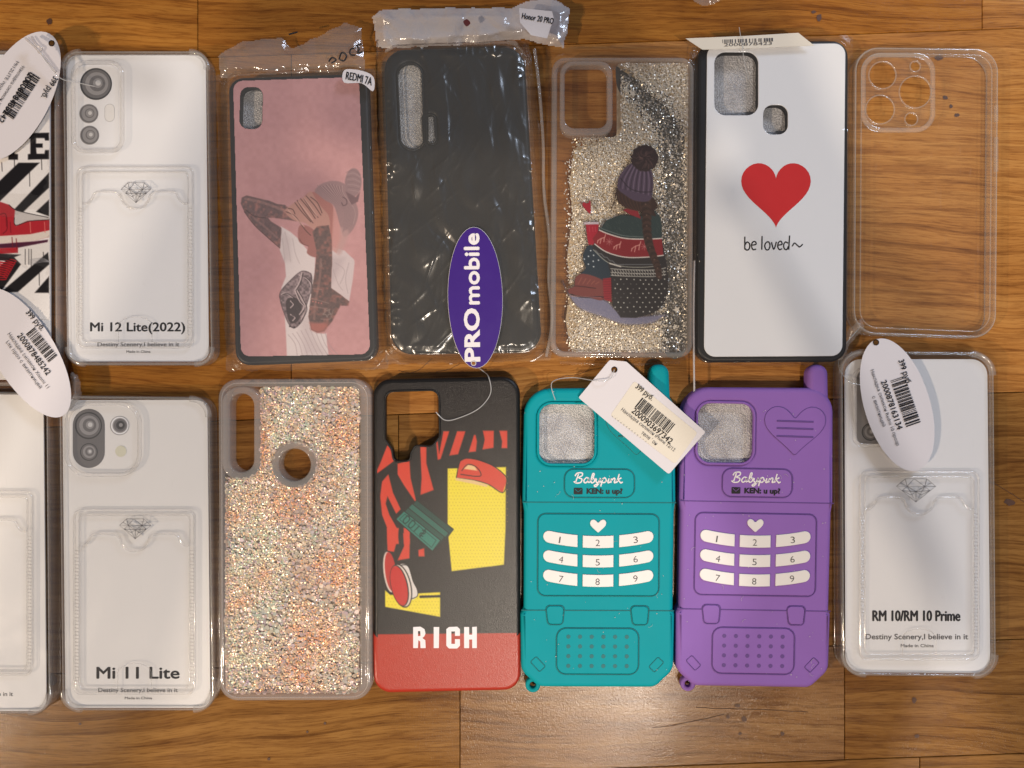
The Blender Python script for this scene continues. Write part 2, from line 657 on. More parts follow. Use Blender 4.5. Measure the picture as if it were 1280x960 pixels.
TONES = {
    'amber': ((.22, .080, .012), (.35, .138, .022), (.44, .195, .036)),
    'honey': ((.29, .118, .026), (.42, .185, .045), (.51, .250, .070)),
    'brown': ((.15, .064, .013), (.245, .112, .026), (.33, .165, .044)),
    'grey': ((.16, .074, .024), (.25, .124, .044), (.33, .182, .070)),
}


def fl(px, py):            # a point of the photograph on the floor
    w = P(px, py, 0)
    return w[0], w[1]


def plank(pts, tone, z=0.0, **kw):
    """one board: four corners in pixels with a chamfered edge, top at z"""
    g = .9
    cx = sum(p[0] for p in pts) / 4; cy = sum(p[1] for p in pts) / 4
    top, ch, bot = [], [], []
    for x, y in pts:
        sx, sy = (1 if x > cx else -1), (1 if y > cy else -1)
        for lst, k, zz in ((top, g, z), (ch, g * .4, z - .0004), (bot, g * .4, z - .011)):
            a, b = fl(x - sx * k, y - sy * k)
            lst.append((a, b, zz))
    v = top + ch + bot
    f = [(0, 1, 2, 3)] + [(i, 4 + i, 4 + (i + 1) % 4, (i + 1) % 4) for i in range(4)] + [(4 + i, 8 + i, 8 + (i + 1) % 4, 4 + (i + 1) % 4) for i in range(4)]
    f = [tuple(reversed(q)) for q in f]
    me = pmesh('plank', v, f)
    return link('plank', me, wood_material(0, TONES[tone], **kw), floor)


# rows run nearly level, dropping slightly to the left
def ry(base, x, k=-.036):
    return base + (x - 640) * k


ROWS = [(-330, -90), (-90, 58), (58, 513), (513, 822), (822, 965), (965, 1330)]
CUTS = {0: [-620, 20, 700, 1500, 2000], 1: [-620, 247, 1228, 1980], 2: [-620, 364, 1500, 2000], 3: [-620, 498, 1700],
        4: [-620, 575, 1056, 1700], 5: [-620, 0, 1150, 1900]}
ROWTONE = [['amber'], ['amber', 'amber', 'honey'], ['amber', 'honey', 'honey'], ['brown', 'brown'], ['brown', 'grey', 'brown'], ['brown']]
for r, (y0, y1) in enumerate(ROWS):
    cs = CUTS[r]
    for c in range(len(cs) - 1):
        xa, xb = cs[c], cs[c + 1]
        tn = ROWTONE[r][min(c, len(ROWTONE[r]) - 1)]
        kw = {}
        if r == 4 and c == 0:
            kx, ky = fl(64, 850)
            kw = dict(ring=(kx, ky, .035, .022), wav=.9)
        if r == 4 and c in (1, 2): kw = dict(wear=1.0)
        pts = [(xa, ry(y0, xa)), (xb, ry(y0, xb)), (xb, ry(y1, xb)), (xa, ry(y1, xa))]
        plank(pts, tn, z=-random.uniform(0, .00012), **kw)

# knots, dents and scratches in the varnish
marks = []
for x, y, a, b, rot in [(64, 850, 9, 6, .5), (62, 27, 4, 4, 0), (1182, 122, 3.4, 2.4, .2), (1189, 133, 2.4, 2.4, 0), (1196, 144, 3.2, 2.4, .1),
                        (1174, 72, 5, 4, 0), (1024, 22, 3, 5, .2), (1017, 15, 3, 2, 0), (930, 899, 3.6, 3.6, 0), (910, 896, 2.4, 2.4, 0), (922, 882, 4, 2, 0),
                        (925, 917, 2.4, 2, 0), (978, 917, 3, 2.4, 0), (336, 949, 2, 2, 0), (384, 915, 1.6, 1.6, 0), (406, 904, 1.8, 1.8, 0),
                        (100, 905, 1.8, 1.6, 0), (1143, 875, 3, 4, 0), (1146, 920, 3, 2.4, 0), (1262, 628, 7, 4, .3)]:
    pts = [(x + (px - x) * random.uniform(.75, 1.2), y + (py - y) * random.uniform(.75, 1.2)) for px, py in ell(x, y, a, b, rot, 12)]
    marks.append(flat([pts], .00025))
for pth in ([(870, 884), (905, 886), (950, 887), (1010, 890)], [(815, 910), (850, 905), (905, 893)], [(545, 465), (560, 462), (575, 455)],
            [(1228, 598), (1250, 608), (1290, 634)], [(498, 463), (512, 466), (524, 462), (540, 448)], [(690, 478), (705, 470), (722, 468), (740, 462)]):
    pp = smoothpath(pth, False, 5)
    marks.append(tube([[(x, y + random.uniform(-.4, .4)) for x, y in pp]], .0001, .00012, sub=1))
link('knot_mark', join(marks), solid('knot_brown', (.075, .030, .014), rough=.5), floor, kind='stuff')


# ------------------------------------------------------------------ case builders
def bead(loop, z, r, sub=2):
    return tube([loop], z, r, closed=True, sub=sub)


DIAMOND = [[(-1, -.35), (-.55, -1), (.55, -1), (1, -.35), (0, 1), (-1, -.35), (1, -.35)],
           [(-.55, -1), (-.45, -.35), (0, 1), (.45, -.35), (.55, -1)],
           [(-.45, -.35), (-.1, -1), (.45, -.35)], [(-.78, -.65), (-.45, -.35), (-.7, .02)], [(.78, -.65), (.45, -.35), (.7, .02)],
           [(-.45, -.35), (0, .1), (.45, -.35)], [(-.7, .02), (0, .1), (.7, .02)], [(0, .1), (0, 1)], [(-.7, .02), (-.25, .4), (0, .1), (.25, .4), (.7, .02)]]


def diamond(cx, cy, w, h, z):
    paths = [[(cx + x * w / 2, cy + y * h / 2) for x, y in p] for p in DIAMOND]
    return tube(paths, z, .00013, sub=1)


def pocket_notch(x0, x1, y, cx, w, d):
    """the upper edge of the card pocket: shoulders and a thumb notch"""
    pts = [(x0, y + 14), (x0 + 6, y + 14), (x0 + 12, y + 8), (x0 + 18, y), (cx - w - 5, y), (cx - w, y + 4)]
    for k in range(9):
        t = math.pi * (1 - k / 8)
        pts.append((cx + w * .92 * math.cos(t), y + 4 + d * math.sin(t)))
    pts += [(cx + w, y + 4), (cx + w + 5, y), (x1 - 18, y), (x1 - 12, y + 8), (x1 - 6, y + 14), (x1, y + 14)]
    return pts


def clear_case(label, outer, r, card_q, pocket, notch_y, cam, cam_r, dia, texts, card_label, lens, plate_dark=None, bumps=True, card_r=14, rigid=False):
    """see-through case with a card pocket, lying on its open side, and the printed card inside it"""
    cx = sum(p[0] for p in outer) / 4; cy = sum(p[1] for p in outer) / 4
    t = thing('clear_phone_case', label, 'phone case', cx, cy, 'clear phone cases with a card pocket')
    Z = .0100
    body = rpoly(outer, r, 9)
    inner = rpoly(inset(outer, 4.2), max(2, r - 4), 9)
    cam_out = rect(*cam, cam_r, n=8)
    # side walls and back
    link('side_wall', plate([body, inner], .0002, Z + .0006, .0011, 4), M['rim'], t)
    link('back_panel', flat([inner], Z), M['clear'], t)
    if bumps:
        for (px, py), (sx, sy) in zip(outer, ((1, 1), (-1, 1), (-1, -1), (1, -1))):
            # thick shock corners
            path = []
            for k in range(9):
                a = math.pi / 2 * k / 8
                rr_ = r + 1
                path.append((px + sx * (rr_ - rr_ * math.cos(a)) + sx * 2.2, py + sy * (rr_ - rr_ * math.sin(a)) + sy * 2.2))
            link('corner_bumper', tube([path], Z - .0010, .0017, sub=4), M['rim'], t)
    rg = link('camera_ring', plate([cam_out, rect(cam[0] + 5, cam[1] + 5, cam[2] - 5, cam[3] - 5, max(3, cam_r - 5), n=8)], Z, Z + .0016, .0007, 3), M['rim'], t)
    pk = link('card_pocket', join([bead(rect(*pocket, 9), Z + .0003, .00062), bead(rect(pocket[0] + 6, pocket[1] + 6, pocket[2] - 6, pocket[3] - 6, 6), Z + .0002, .00045)]), M['rim'], t)
    nt = pocket_notch(pocket[0] + 6, pocket[2] - 6, notch_y, (pocket[0] + pocket[2]) / 2, 20, 17)
    link('thumb_notch', tube([smoothpath(nt, False, 3)], Z + .0004, .00055, sub=2), M['rim'], pk)
    pm = (pocket[0] + pocket[2]) / 2
    tongue = [(pm - 21, pocket[3] - 4), (pm - 21, pocket[3] - 26)] + [(pm - 21 * math.cos(math.pi * k / 8), pocket[3] - 26 - 12 * math.sin(math.pi * k / 8)) for k in range(1, 8)] + [(pm + 21, pocket[3] - 26), (pm + 21, pocket[3] - 4)]
    link('push_tab', tube([tongue], Z + .0001, .00022, sub=2), M['rim'], pk)
    # tiny ribs along the long sides of the pocket
    ribs = []
    yy = notch_y + 20
    while yy < pocket[3] - 12:
        for xs in (pocket[0] + 3, pocket[2] - 3):
            ribs.append(tube([[(xs - 2.1, yy), (xs + 2.1, yy + .6)]], Z + .0004, .00030, sub=1))
        yy += 4.4
    link('pocket_rib', join(ribs), M['rim'], pk, kind='stuff')
    link('diamond_emblem', diamond(*dia, Z + .00085), M['ink_soft'], t)
    # card inside
    zc = Z - .0018
    c = thing('insert_card', card_label, 'card', cx, cy, 'printed cards inside the clear cases')
    link('card_sheet', plate([rpoly(card_q, card_r, 7)], zc - .0006, zc, 0), M['card_warm'] if plate_dark == 'warm' else M['card'], c)
    zt = zc + .00008
    for s, x0, x1, y, cap, kw in texts:
        me = text_mesh(s, x0, y, cap, x1 - x0, zt, ang=math.degrees(math.atan2(card_q[1][1] - card_q[0][1], card_q[1][0] - card_q[0][0])) * .6, **kw)
        link('lettering', me, M['ink'] if cap > 8 else M['ink_soft'], c)
    for kind, lx, ly, lr in lens:
        if kind == 'pill':
            link('camera_print', flat([rect(lx - lr[0], ly - lr[1], lx + lr[0], ly + lr[1], min(lr))], zt), M['lens_mid'], c)
        elif kind == 'module':
            link('camera_print', flat([rect(lx - lr[0], ly - lr[1], lx + lr[0], ly + lr[1], lr[2])], zt), M['lens_light'] if lr[3] else M['card'], c)
        elif kind == 'flashpill':
            link('flash_print', flat([rect(lx - lr[0], ly - lr[1], lx + lr[0], ly + lr[1], min(lr))], zt + .00004), M['card_warm'], c)
            link('flash_outline', tube([rect(lx - lr[0], ly - lr[1], lx + lr[0], ly + lr[1], min(lr))], zt + .00003, .00008, True, 1), M['lens_light'], c)
        elif kind == 'flash':
            link('flash_print', flat([ell(lx, ly, lr)], zt + .00008), M['flash'], c)
        else:
            lp = link('lens_print', flat([ell(lx, ly, lr)], zt + .00008), M['lens_dark' if kind == 'dark' else 'lens_light'], c)
            seq = [('lens_mid', .90), ('lens_light', .72), ('lens_mid', .50), ('lens_light', .30), ('lens_core', .17)] if kind == 'dark' else \
                  [('lens_mid', .93), ('lens_light', .80), ('lens_mid', .5), ('lens_light', .40), ('lens_core', .2)]
            if kind == 'ring': seq = [('card', .93), ('lens_light', .78), ('lens_mid', .66), ('lens_dark', .45), ('lens_light', .2)]
            for k, (mm, f) in enumerate(seq):
                off = (1 - f) * lr * .16
                link('lens_ring', flat([ell(lx + off, ly - off * .5, lr * f)], zt + .00008 + .00003 * (k + 1)), M[mm], lp)
    return t, c


BOLD = dict(bold=.022)
SER = dict(bold=.012)

clear_case('clear card-pocket case with a tall camera window, left end of the upper row',
           [(77, 63), (261, 63), (267, 457), (83, 457)], 20, [(83, 69), (257, 69), (261, 452), (86, 452)],
           (97, 209, 241, 434), 240, (88, 75, 154, 191), 17, (170, 241, 37, 25),
           [('Mi 12 Lite(2022)', 113, 231, 414, 11.5, BOLD), ('Destiny Scenery,I believe in it', 122, 224, 433, 5.5, SER), ('Made in China', 158, 188, 441, 3.2, SER)],
           'white card printed with three grey lenses in a column and bracketed year 2022',
           [('module', 121, 133, (27, 52, 12, 0)), ('dark', 120, 105, 20), ('light', 111, 142, 12), ('light', 112, 169, 12), ('flashpill', 137, 141, (6, 11))])

clear_case('clear card-pocket case with a rounded square camera window, beside the round-holed glitter case',
           [(73, 494), (263, 496), (268, 889), (77, 889)], 22, [(78, 500), (259, 500), (263, 885), (82, 885)],
           (93, 638, 243, 867), 668, (80, 502, 176, 596), 28, (169, 661, 39, 25),
           [('Mi 11 Lite', 121, 224, 848, 15, BOLD), ('Destiny Scenery,I believe in it', 123, 222, 865, 5.5, SER), ('Made in China', 156, 190, 874, 3.2, SER)],
           'pale card printed with a dark pill of two lenses and a small yellow dot',
           [('pill', 111, 548, (20, 37)), ('dark', 110.5, 532, 17), ('dark', 111, 565, 11), ('ring', 149.5, 532, 12), ('flash', 151, 564, 7)], plate_dark='warm')

clear_case('clear card-pocket case under the right oval price tag, beside the purple case',
           [(1050, 438), (1243, 440), (1246, 847), (1052, 845)], 26, [(1056, 449), (1234, 449), (1238, 841), (1057, 840)],
           (1075, 590, 1223, 824), 622, (1066, 460, 1121, 559), 13, (1145, 613, 49, 29),
           [('RM 10/RM 10 Prime', 1091, 1200, 776, 13.5, dict(bold=.03)), ('Destiny Scenery,I believe in it', 1082, 1210, 799, 7, dict(bold=.018)), ('Made in China', 1126, 1167, 809, 4.2, SER)],
           'white card with a dark camera block half hidden by the oval price tag',
           [('module', 1093, 509, (22, 46, 9, 1)), ('dark', 1088, 540, 11), ('dark', 1088, 487, 11)], card_r=20)

clear_case('clear case cut off by the left edge of the photo, with a card inside',
           [(-128, 488), (61, 490), (64, 893), (-124, 893)], 24, [(-122, 493), (54, 493), (58, 889), (-120, 889)],
           (-105, 615, 40, 843), 650, (-122, 498, -30, 592), 26, (-32, 640, 38, 25),
           [('Destiny Scenery,I believe in it', -80, 16, 870, 5.5, SER)],
           'blank looking white card inside the case cut off at the left edge',
           [('pill', -90, 545, (20, 37))], plate_dark='warm')


# --- empty clear case at the upper right
def empty_clear():
    q = [(1068, 58), (1249, 60), (1246, 424), (1066, 418)]
    t = thing('clear_phone_case', 'empty see-through case with round lens holes, wood showing through it', 'phone case', 1157, 240)
    Z = .0095
    cm = (1077, 65, 1170, 165)
    holes = [ell(1103, 94, 17), ell(1100, 137, 18), ell(1144, 115, 20), ell(1144, 83, 6.5), ell(1139, 149, 8)]
    link('side_wall', plate([rpoly(q, 30, 10), rpoly(inset(q, 4), 26, 10)], .0002, Z + .0003, .0011, 4), M['rim'], t)
    link('inner_edge', bead(rpoly(inset(q, 9), 22, 9), Z - .0002, .00035), M['rim'], t)
    link('back_panel', flat([rpoly(inset(q, 4), 26, 10), rect(cm[0] + 2, cm[1] + 2, cm[2] - 2, cm[3] - 2, 22)], Z), M['clear'], t)
    link('camera_ring', plate([rect(*cm, 24, n=9), rect(cm[0] + 6, cm[1] + 6, cm[2] - 6, cm[3] - 6, 19, n=9)], Z - .0002, Z + .0016, .0008, 4), M['rim'], t)
    link('camera_plate', plate([rect(cm[0] + 5, cm[1] + 5, cm[2] - 5, cm[3] - 5, 19, n=9)] + holes, Z - .001, Z + .0002, .0003, 2), M['clear'], t)
    for h in holes:
        link('lens_collar', bead(h, Z + .0003, .00042), M['rim'], t)
    link('side_button', tube([[(1245, 132), (1245, 152)]], Z - .003, .0011, sub=3), M['rim'], t)
    link('side_button', tube([[(1245, 172), (1245, 215)]], Z - .003, .0011, sub=3), M['rim'], t)


empty_clear()


# ------------------------------------------------------------------ flat prints, painted cell by cell
class Canvas:
    def __init__(self, x0, y0, x1, y1, res=1.25, bg=(255, 255, 255), alpha=1.0):
        self.x0, self.y0, self.x1, self.y1 = x0, y0, x1, y1
        self.nx, self.ny = int((x1 - x0) * res) + 1, int((y1 - y0) * res) + 1
        xs = np.linspace(x0, x1, self.nx); ys = np.linspace(y0, y1, self.ny)
        self.X, self.Y = np.meshgrid(xs, ys)
        self.c = np.ones((self.ny, self.nx, 3)) * np.array(bg, float)
        self.a = np.ones((self.ny, self.nx)) * alpha

    def _blend(self, sl, m, col):
        m = m[..., None]
        self.c[sl] = self.c[sl] * (1 - m) + np.array(col, float) * m
        self.a[sl] = np.maximum(self.a[sl], m[..., 0])

    def _box(self, pts, pad):
        p = np.array(pts)
        ix = np.searchsorted(self.X[0], [p[:, 0].min() - pad, p[:, 0].max() + pad])
        iy = np.searchsorted(self.Y[:, 0], [p[:, 1].min() - pad, p[:, 1].max() + pad])
        return (slice(iy[0], iy[1]), slice(ix[0], ix[1]))

    def _dist(self, sl, pts, closed):
        X, Y = self.X[sl], self.Y[sl]
        d = np.full(X.shape, 1e9)
        ins = np.zeros(X.shape, bool)
        n = len(pts)
        for i in range(n if closed else n - 1):
            (ax, ay), (bx, by) = pts[i], pts[(i + 1) % n]
            vx, vy = bx - ax, by - ay
            L = vx * vx + vy * vy + 1e-9
            t = np.clip(((X - ax) * vx + (Y - ay) * vy) / L, 0, 1)
            d = np.minimum(d, (X - ax - t * vx) ** 2 + (Y - ay - t * vy) ** 2)
            if closed:
                cnd = (ay > Y) != (by > Y)
                with np.errstate(divide='ignore', invalid='ignore'):
                    xi = (bx - ax) * (Y - ay) / (by - ay + 1e-12) + ax
                ins ^= cnd & (X < xi)
        d = np.sqrt(d)
        return np.where(ins, -d, d) if closed else d

    def poly(self, pts, col, op=1.0, soft=.7, curve=False, tex=None):
        if curve: pts = smoothpath(pts, True, 5)
        sl = self._box(pts, soft + 1)
        if self.X[sl].size == 0: return
        d = self._dist(sl, pts, True)
        m = np.clip(.5 - d / (2 * soft), 0, 1) * op
        if tex is not None: m = m * tex[sl]
        self._blend(sl, m, col)

    def line(self, pts, w, col, op=1.0, curve=True):
        if curve and len(pts) > 2: pts = smoothpath(pts, False, 5)
        sl = self._box(pts, w + 1)
        if self.X[sl].size == 0: return
        d = self._dist(sl, pts, False)
        self._blend(sl, np.clip(.5 + (w / 2 - d) / .9, 0, 1) * op, col)

    def dots(self, pts, r, col, op=1.0):
        for x, y in pts: self.line([(x, y), (x + .01, y)], r * 2, col, op, False)

    def noise(self, cell, seed):
        g = np.random.default_rng(seed)
        nx, ny = int((self.x1 - self.x0) / cell) + 3, int((self.y1 - self.y0) / cell) + 3
        G = g.random((ny, nx))
        fx, fy = (self.X - self.x0) / cell, (self.Y - self.y0) / cell
        ix, iy = fx.astype(int), fy.astype(int)
        tx, ty = fx - ix, fy - iy
        tx, ty = tx * tx * (3 - 2 * tx), ty * ty * (3 - 2 * ty)
        return (G[iy, ix] * (1 - tx) + G[iy, ix + 1] * tx) * (1 - ty) + (G[iy + 1, ix] * (1 - tx) + G[iy + 1, ix + 1] * tx) * ty

    def mesh(self, z, mask):
        keep = mask(self.X, self.Y)
        idx = np.arange(self.nx * self.ny).reshape(self.ny, self.nx)
        k = keep[:-1, :-1] & keep[1:, :-1] & keep[:-1, 1:] & keep[1:, 1:]
        a, b, c, d = idx[:-1, :-1][k], idx[1:, :-1][k], idx[1:, 1:][k], idx[:-1, 1:][k]
        F = np.stack([a, b, c, d], 1)
        used = np.unique(F)
        rm = np.full(self.nx * self.ny, -1); rm[used] = np.arange(len(used))
        F = rm[F]
        s = (CAM_H - z) / CAM_H * S
        co = np.stack([(self.X.ravel() - 640) * s, (480 - self.Y.ravel()) * s, np.full(self.X.size, z)], 1)[used]
        me = bpy.data.meshes.new('print')
        me.vertices.add(len(used)); me.vertices.foreach_set('co', co.astype(np.float32).ravel())
        me.loops.add(len(F) * 4); me.loops.foreach_set('vertex_index', F.ravel().astype(np.int32))
        me.polygons.add(len(F)); me.polygons.foreach_set('loop_start', np.arange(len(F), dtype=np.int32) * 4)
        me.update(calc_edges=True)
        at = me.color_attributes.new('ink', 'FLOAT_COLOR', 'POINT')
        rgba = np.concatenate([srgb(np.clip(self.c, 0, 255)).reshape(-1, 3), self.a.reshape(-1, 1)], 1)[used]
        at.data.foreach_set('color', rgba.astype(np.float32).ravel())
        return me


def inside(pts):
    P_ = list(pts)

    def f(X, Y):
        ins = np.zeros(X.shape, bool)
        n = len(P_)
        for i in range(n):
            (ax, ay), (bx, by) = P_[i], P_[(i + 1) % n]
            c = (ay > Y) != (by > Y)
            ins ^= c & (X < (bx - ax) * (Y - ay) / (by - ay + 1e-12) + ax)
        return ins
    return f


def tr(o, s, pts): return [(o[0] + x * s, o[1] + y * s) for x, y in pts]


# ------------------------------------------------------------------ bag film
def film(qo, qc, ztop, r_case=16, seed=1, amp=.0006, res=.5, zlow=.0012, mesh_name='film', creases=30, edge=1.0, fold=0.0, fold_ang=(0, 3.14), cr_ang=(-1.2, 1.2), cr_len=(14, 60), cr_amp=.0006, edge_noise=1.5):
    """bag sheet draped over a case: qo is the bag outline, qc the case under it"""
    x0 = min(p[0] for p in qo) - 2; x1 = max(p[0] for p in qo) + 2
    y0 = min(p[1] for p in qo) - 2; y1 = max(p[1] for p in qo) + 2
    cv = Canvas(x0, y0, x1, y1, res)
    sl = (slice(0, cv.ny), slice(0, cv.nx))
    d = cv._dist(sl, rpoly(qc, r_case, 4), True)
    t = np.clip(1 - d / 13.0, 0, 1)
    t = t * t * (3 - 2 * t)
    n1 = cv.noise(30, seed); n2 = cv.noise(9, seed + 1); n3 = cv.noise(4, seed + 2)
    # slack and crinkles gather along the case's edges
    nearedge = np.exp(-((d + 3) / 9.0) ** 2)
    Zh = zlow + (ztop + .0003 - zlow) * t + amp * n1 * .8 + edge * amp * (1.7 * (1 - np.abs(2 * n2 - 1)) ** 2 + .2 * n3) * nearedge * np.clip(cv.noise(40, seed + 7) * 2.4 - .6, .05, 1.4)
    Zh = Zh + .0011 * folds(cv, seed + 80, 6, (12, 44)) * np.clip((d + 1) / 8, 0, 1)
    if fold: Zh = Zh + fold * folds(cv, seed + 60, 7, (16, 60), fold_ang) * np.clip(.25 + (-d - 2) / 10, .25, 1)
    g = np.random.default_rng(seed + 40)
    for _ in range(creases):
        u, v = g.uniform(.04, .96), g.uniform(.03, .97)
        cx, cy = quad(qc, u, v)
        an = g.uniform(*cr_ang); ln = g.uniform(*cr_len)
        ca, sa = math.cos(an), math.sin(an)
        bend = g.uniform(-.004, .004)
        X, Y = cv.X - cx, cv.Y - cy
        al = X * sa + Y * ca; ac = X * ca - Y * sa + bend * al * al
        wd = g.uniform(1.2, 3.0)
        Zh = Zh + cr_amp * g.uniform(.4, 1) * np.exp(-(ac / wd) ** 2) * np.exp(-(al / ln) ** 4)
    wob = (cv.noise(12, seed + 5) - .5) * 2 * edge_noise
    outer = cv._dist(sl, rpoly(qo, 4, 3), True) + wob
    keep = outer < 0
    idx = np.arange(cv.nx * cv.ny).reshape(cv.ny, cv.nx)
    k = keep[:-1, :-1] & keep[1:, :-1] & keep[:-1, 1:] & keep[1:, 1:]
    F = np.stack([idx[:-1, :-1][k], idx[1:, :-1][k], idx[1:, 1:][k], idx[:-1, 1:][k]], 1)
    used = np.unique(F); rm = np.full(cv.nx * cv.ny, -1); rm[used] = np.arange(len(used)); F = rm[F]
    s = (CAM_H - Zh) / CAM_H * S
    co = np.stack([((cv.X - 640) * s).ravel(), ((480 - cv.Y) * s).ravel(), Zh.ravel()], 1)[used]
    me = bpy.data.meshes.new(mesh_name)
    me.from_pydata(co.tolist(), [], F.tolist())
    return smooth(me)


def foam(label, pts, z=.0035):
    cx = sum(p[0] for p in pts) / len(pts); cy = sum(p[1] for p in pts) / len(pts)
    me = plate([pts], .0005, z, .0004, 2)
    o = link('foam_insert', me, M['foam'])
    b = Vector(P(cx, cy, 0))
    for v in me.vertices: v.co -= b
    o.location = b
    tag(o, label, 'foam sheet', 'foam sheets inside cases')
    return o


def barcode(x, y, w, h, z, ang, bars=26, seed=3, zf=None):
    rg = random.Random(seed)
    a = math.radians(ang)
    ux, uy = math.cos(a), math.sin(a)
    vx, vy = -math.sin(a), math.cos(a)
    vs, fs = [], []
    p = 0.0
    ws = [(rg.choice([1, 1, 2, 2, 3]), rg.choice([1, 1, 2, 3])) for _ in range(bars)]
    tot = sum(a_ + b_ for a_, b_ in ws)
    for bw, gap in ws:
        a0, a1 = p / tot * w, (p + bw) / tot * w
        b = len(vs)
        for s, t in ((a0, 0), (a1, 0), (a1, h), (a0, h)):
            px, py = x + ux * s + vx * t, y + uy * s + vy * t
            vs.append(P(px, py, z if zf is None else zf(px, py)))
        fs.append((b + 3, b + 2, b + 1, b))
        p += bw + gap
    return pmesh('bars', vs, fs)


# ------------------------------------------------------------------ pink tattoo print case in a bag
def pink_case():
    q = [(285, 97), (459, 91), (471, 450), (294, 457)]
    pq = [(291, 101), (449, 96), (463, 443), (301, 446)]
    cut = rect(300, 109, 328, 161, 11, .03)
    Z = .0095
    t = thing('phone_case', 'black edged case printed with a tattooed woman on pink, under crinkled film', 'phone case', 380, 275)
    link('bumper_frame', plate([rpoly(q, 18), cut], .0002, Z, .0016, 4), M['black'], t)
    link('print_backing', plate([rpoly(pq, 13), cut], Z - .0002, Z + .00045, .0001, 1), M['black'], t)
    cv = Canvas(288, 92, 466, 449, 1.6, (192, 141, 144))
    big = cv.noise(50, 3)[..., None]; sm = cv.noise(5, 4)[..., None]
    cv.c += 8 + (big - .5) * np.array([14, 12, 10]) + (sm - .5) * 9
    a = lambda pts: tr((290, 200), .1406, pts)
    b = lambda pts: tr((290, 320), .1406, pts)
    tatt = np.clip(cv.noise(3.2, 9) * .9 + cv.noise(7, 10) * .6 - .38, 0, 1)
    tatt2 = np.clip(cv.noise(2.2, 12) * 1.1 - .2, 0, 1)
    # shirt
    cv.poly(a([(435, 590), (520, 640), (595, 705), (660, 790), (740, 865)]) + b([(735, 200), (700, 400), (685, 560), (710, 660), (790, 690), (840, 690), (845, 780), (862, 892), (488, 892), (480, 700), (468, 520), (430, 400), (440, 280), (480, 180), (470, 60)]) + a([(425, 800)]), (222, 210, 212))
    cv.poly(a([(880, 770), (1000, 805), (1085, 885)]) + b([(1090, 60), (1075, 200), (1042, 405), (960, 340), (870, 300), (880, 0)]), (216, 200, 203))
    for k in range(9):
        x = 500 + k * 38
        cv.line(b([(x, 700 - k * 12), (x + 60, 780), (x + 80 + k * 8, 885)]), 1.0, (165, 145, 150), .55)
    for pth in ([(470, 640), (500, 760), (520, 900)], [(540, 700), (560, 820), (600, 920)], [(450, 700), (470, 900)]):
        cv.line(a(pth), 1.0, (170, 152, 156), .5)
    for pth in ([(920, 60), (1000, 130), (960, 250)], [(1040, 60), (1010, 200), (1030, 330)], [(900, 120), (940, 240), (980, 300)]):
        cv.line(b(pth), 1.0, (165, 148, 152), .5)
    cv.poly(b([(860, 0), (1000, 20), (960, 120), (880, 260)]), (178, 160, 166), .45, 4)
    cv.poly(b([(600, 560), (700, 500), (720, 700), (840, 880), (640, 880)]), (176, 158, 164), .35, 5)
    cv.poly(a([(440, 640), (520, 700), (520, 900), (450, 900)]), (184, 166, 170), .4, 4)
    # neck and jaw
    cv.poly(a([(600, 585), (588, 700), (620, 748), (675, 768), (668, 830), (740, 865), (810, 830), (790, 700), (700, 600)]), (160, 104, 100), curve=True)
    cv.line(a([(600, 700), (630, 745), (680, 765)]), 1, (105, 62, 62), .7)
    # face, ear side
    cv.poly(a([(640, 340), (740, 285), (860, 360), (905, 440), (905, 600), (885, 730), (820, 700), (700, 560)]), (176, 116, 110), curve=True)
    cv.poly(a([(900, 420), (985, 470), (990, 680), (930, 830), (885, 800)]), (206, 150, 146), .8)
    # hair
    cv.poly(a([(735, 275), (790, 215), (900, 185), (1000, 212), (1050, 290), (1105, 390), (1122, 490), (1080, 610), (1000, 685), (965, 600), (930, 470), (900, 400), (830, 360), (775, 315)]), (160, 128, 131), curve=True)
    cv.poly(a([(965, 600), (1040, 640), (1010, 740), (960, 840), (925, 800), (960, 700)]), (196, 158, 156), .7, 2, curve=True)
    cv.poly(ell(*a([(1078, 200)])[0], 10.5, 18, .05, 20), (154, 124, 128))
    cv.poly(a([(1010, 280), (1100, 330), (1140, 280), (1120, 370), (1060, 400)]), (122, 92, 98))
    for k in range(26):
        f = k / 25
        cv.line(a([(760 + 220 * f, 225 + 10 * math.sin(9 * f)), (900 + 90 * f, 300 + 60 * (1 - f)), (1000 + 90 * f, 450), (985 + 90 * f, 640 - 70 * f)]), .8, [(122, 92, 97), (200, 172, 172), (140, 108, 113)][k % 3], .6)
    for k in range(8):
        f = k / 7
        cv.line(a([(1015 + 20 * f, 110 + 22 * k), (1080, 90 + 26 * k), (1140, 130 + 22 * k)]), .8, [(120, 92, 98), (190, 164, 165)][k % 2], .45)
    cv.line(a([(985, 330), (1015, 350), (1020, 390), (990, 405), (975, 380)]), 1, (80, 52, 60), .8)
    # raised left arm
    arm = [(78, 385), (88, 335), (130, 315), (250, 345), (330, 362), (400, 392), (470, 400), (520, 440), (570, 545), (480, 528), (380, 515), (320, 512), (345, 545), (440, 605), (428, 780), (330, 700), (200, 580), (110, 460)]
    cv.poly(a(arm), (168, 116, 110))
    cv.poly(a(arm), (104, 86, 90), .8, tex=np.clip(tatt * 1.9 + .10, 0, 1))
    cv.poly(a(arm), (64, 50, 56), .38, tex=tatt2)
    cv.line(a([(120, 345), (250, 372), (400, 425), (500, 470)]), 3.2, (196, 150, 142), .35)
    cv.line(a([(200, 520), (300, 600), (400, 690)]), 2.6, (190, 142, 134), .35)
    cv.line(a([(300, 515), (200, 500), (120, 440)]), 1, (70, 48, 50), .8)
    cv.line(a([(110, 460), (200, 580), (330, 700), (425, 782)]), 1, (72, 50, 52), .8)
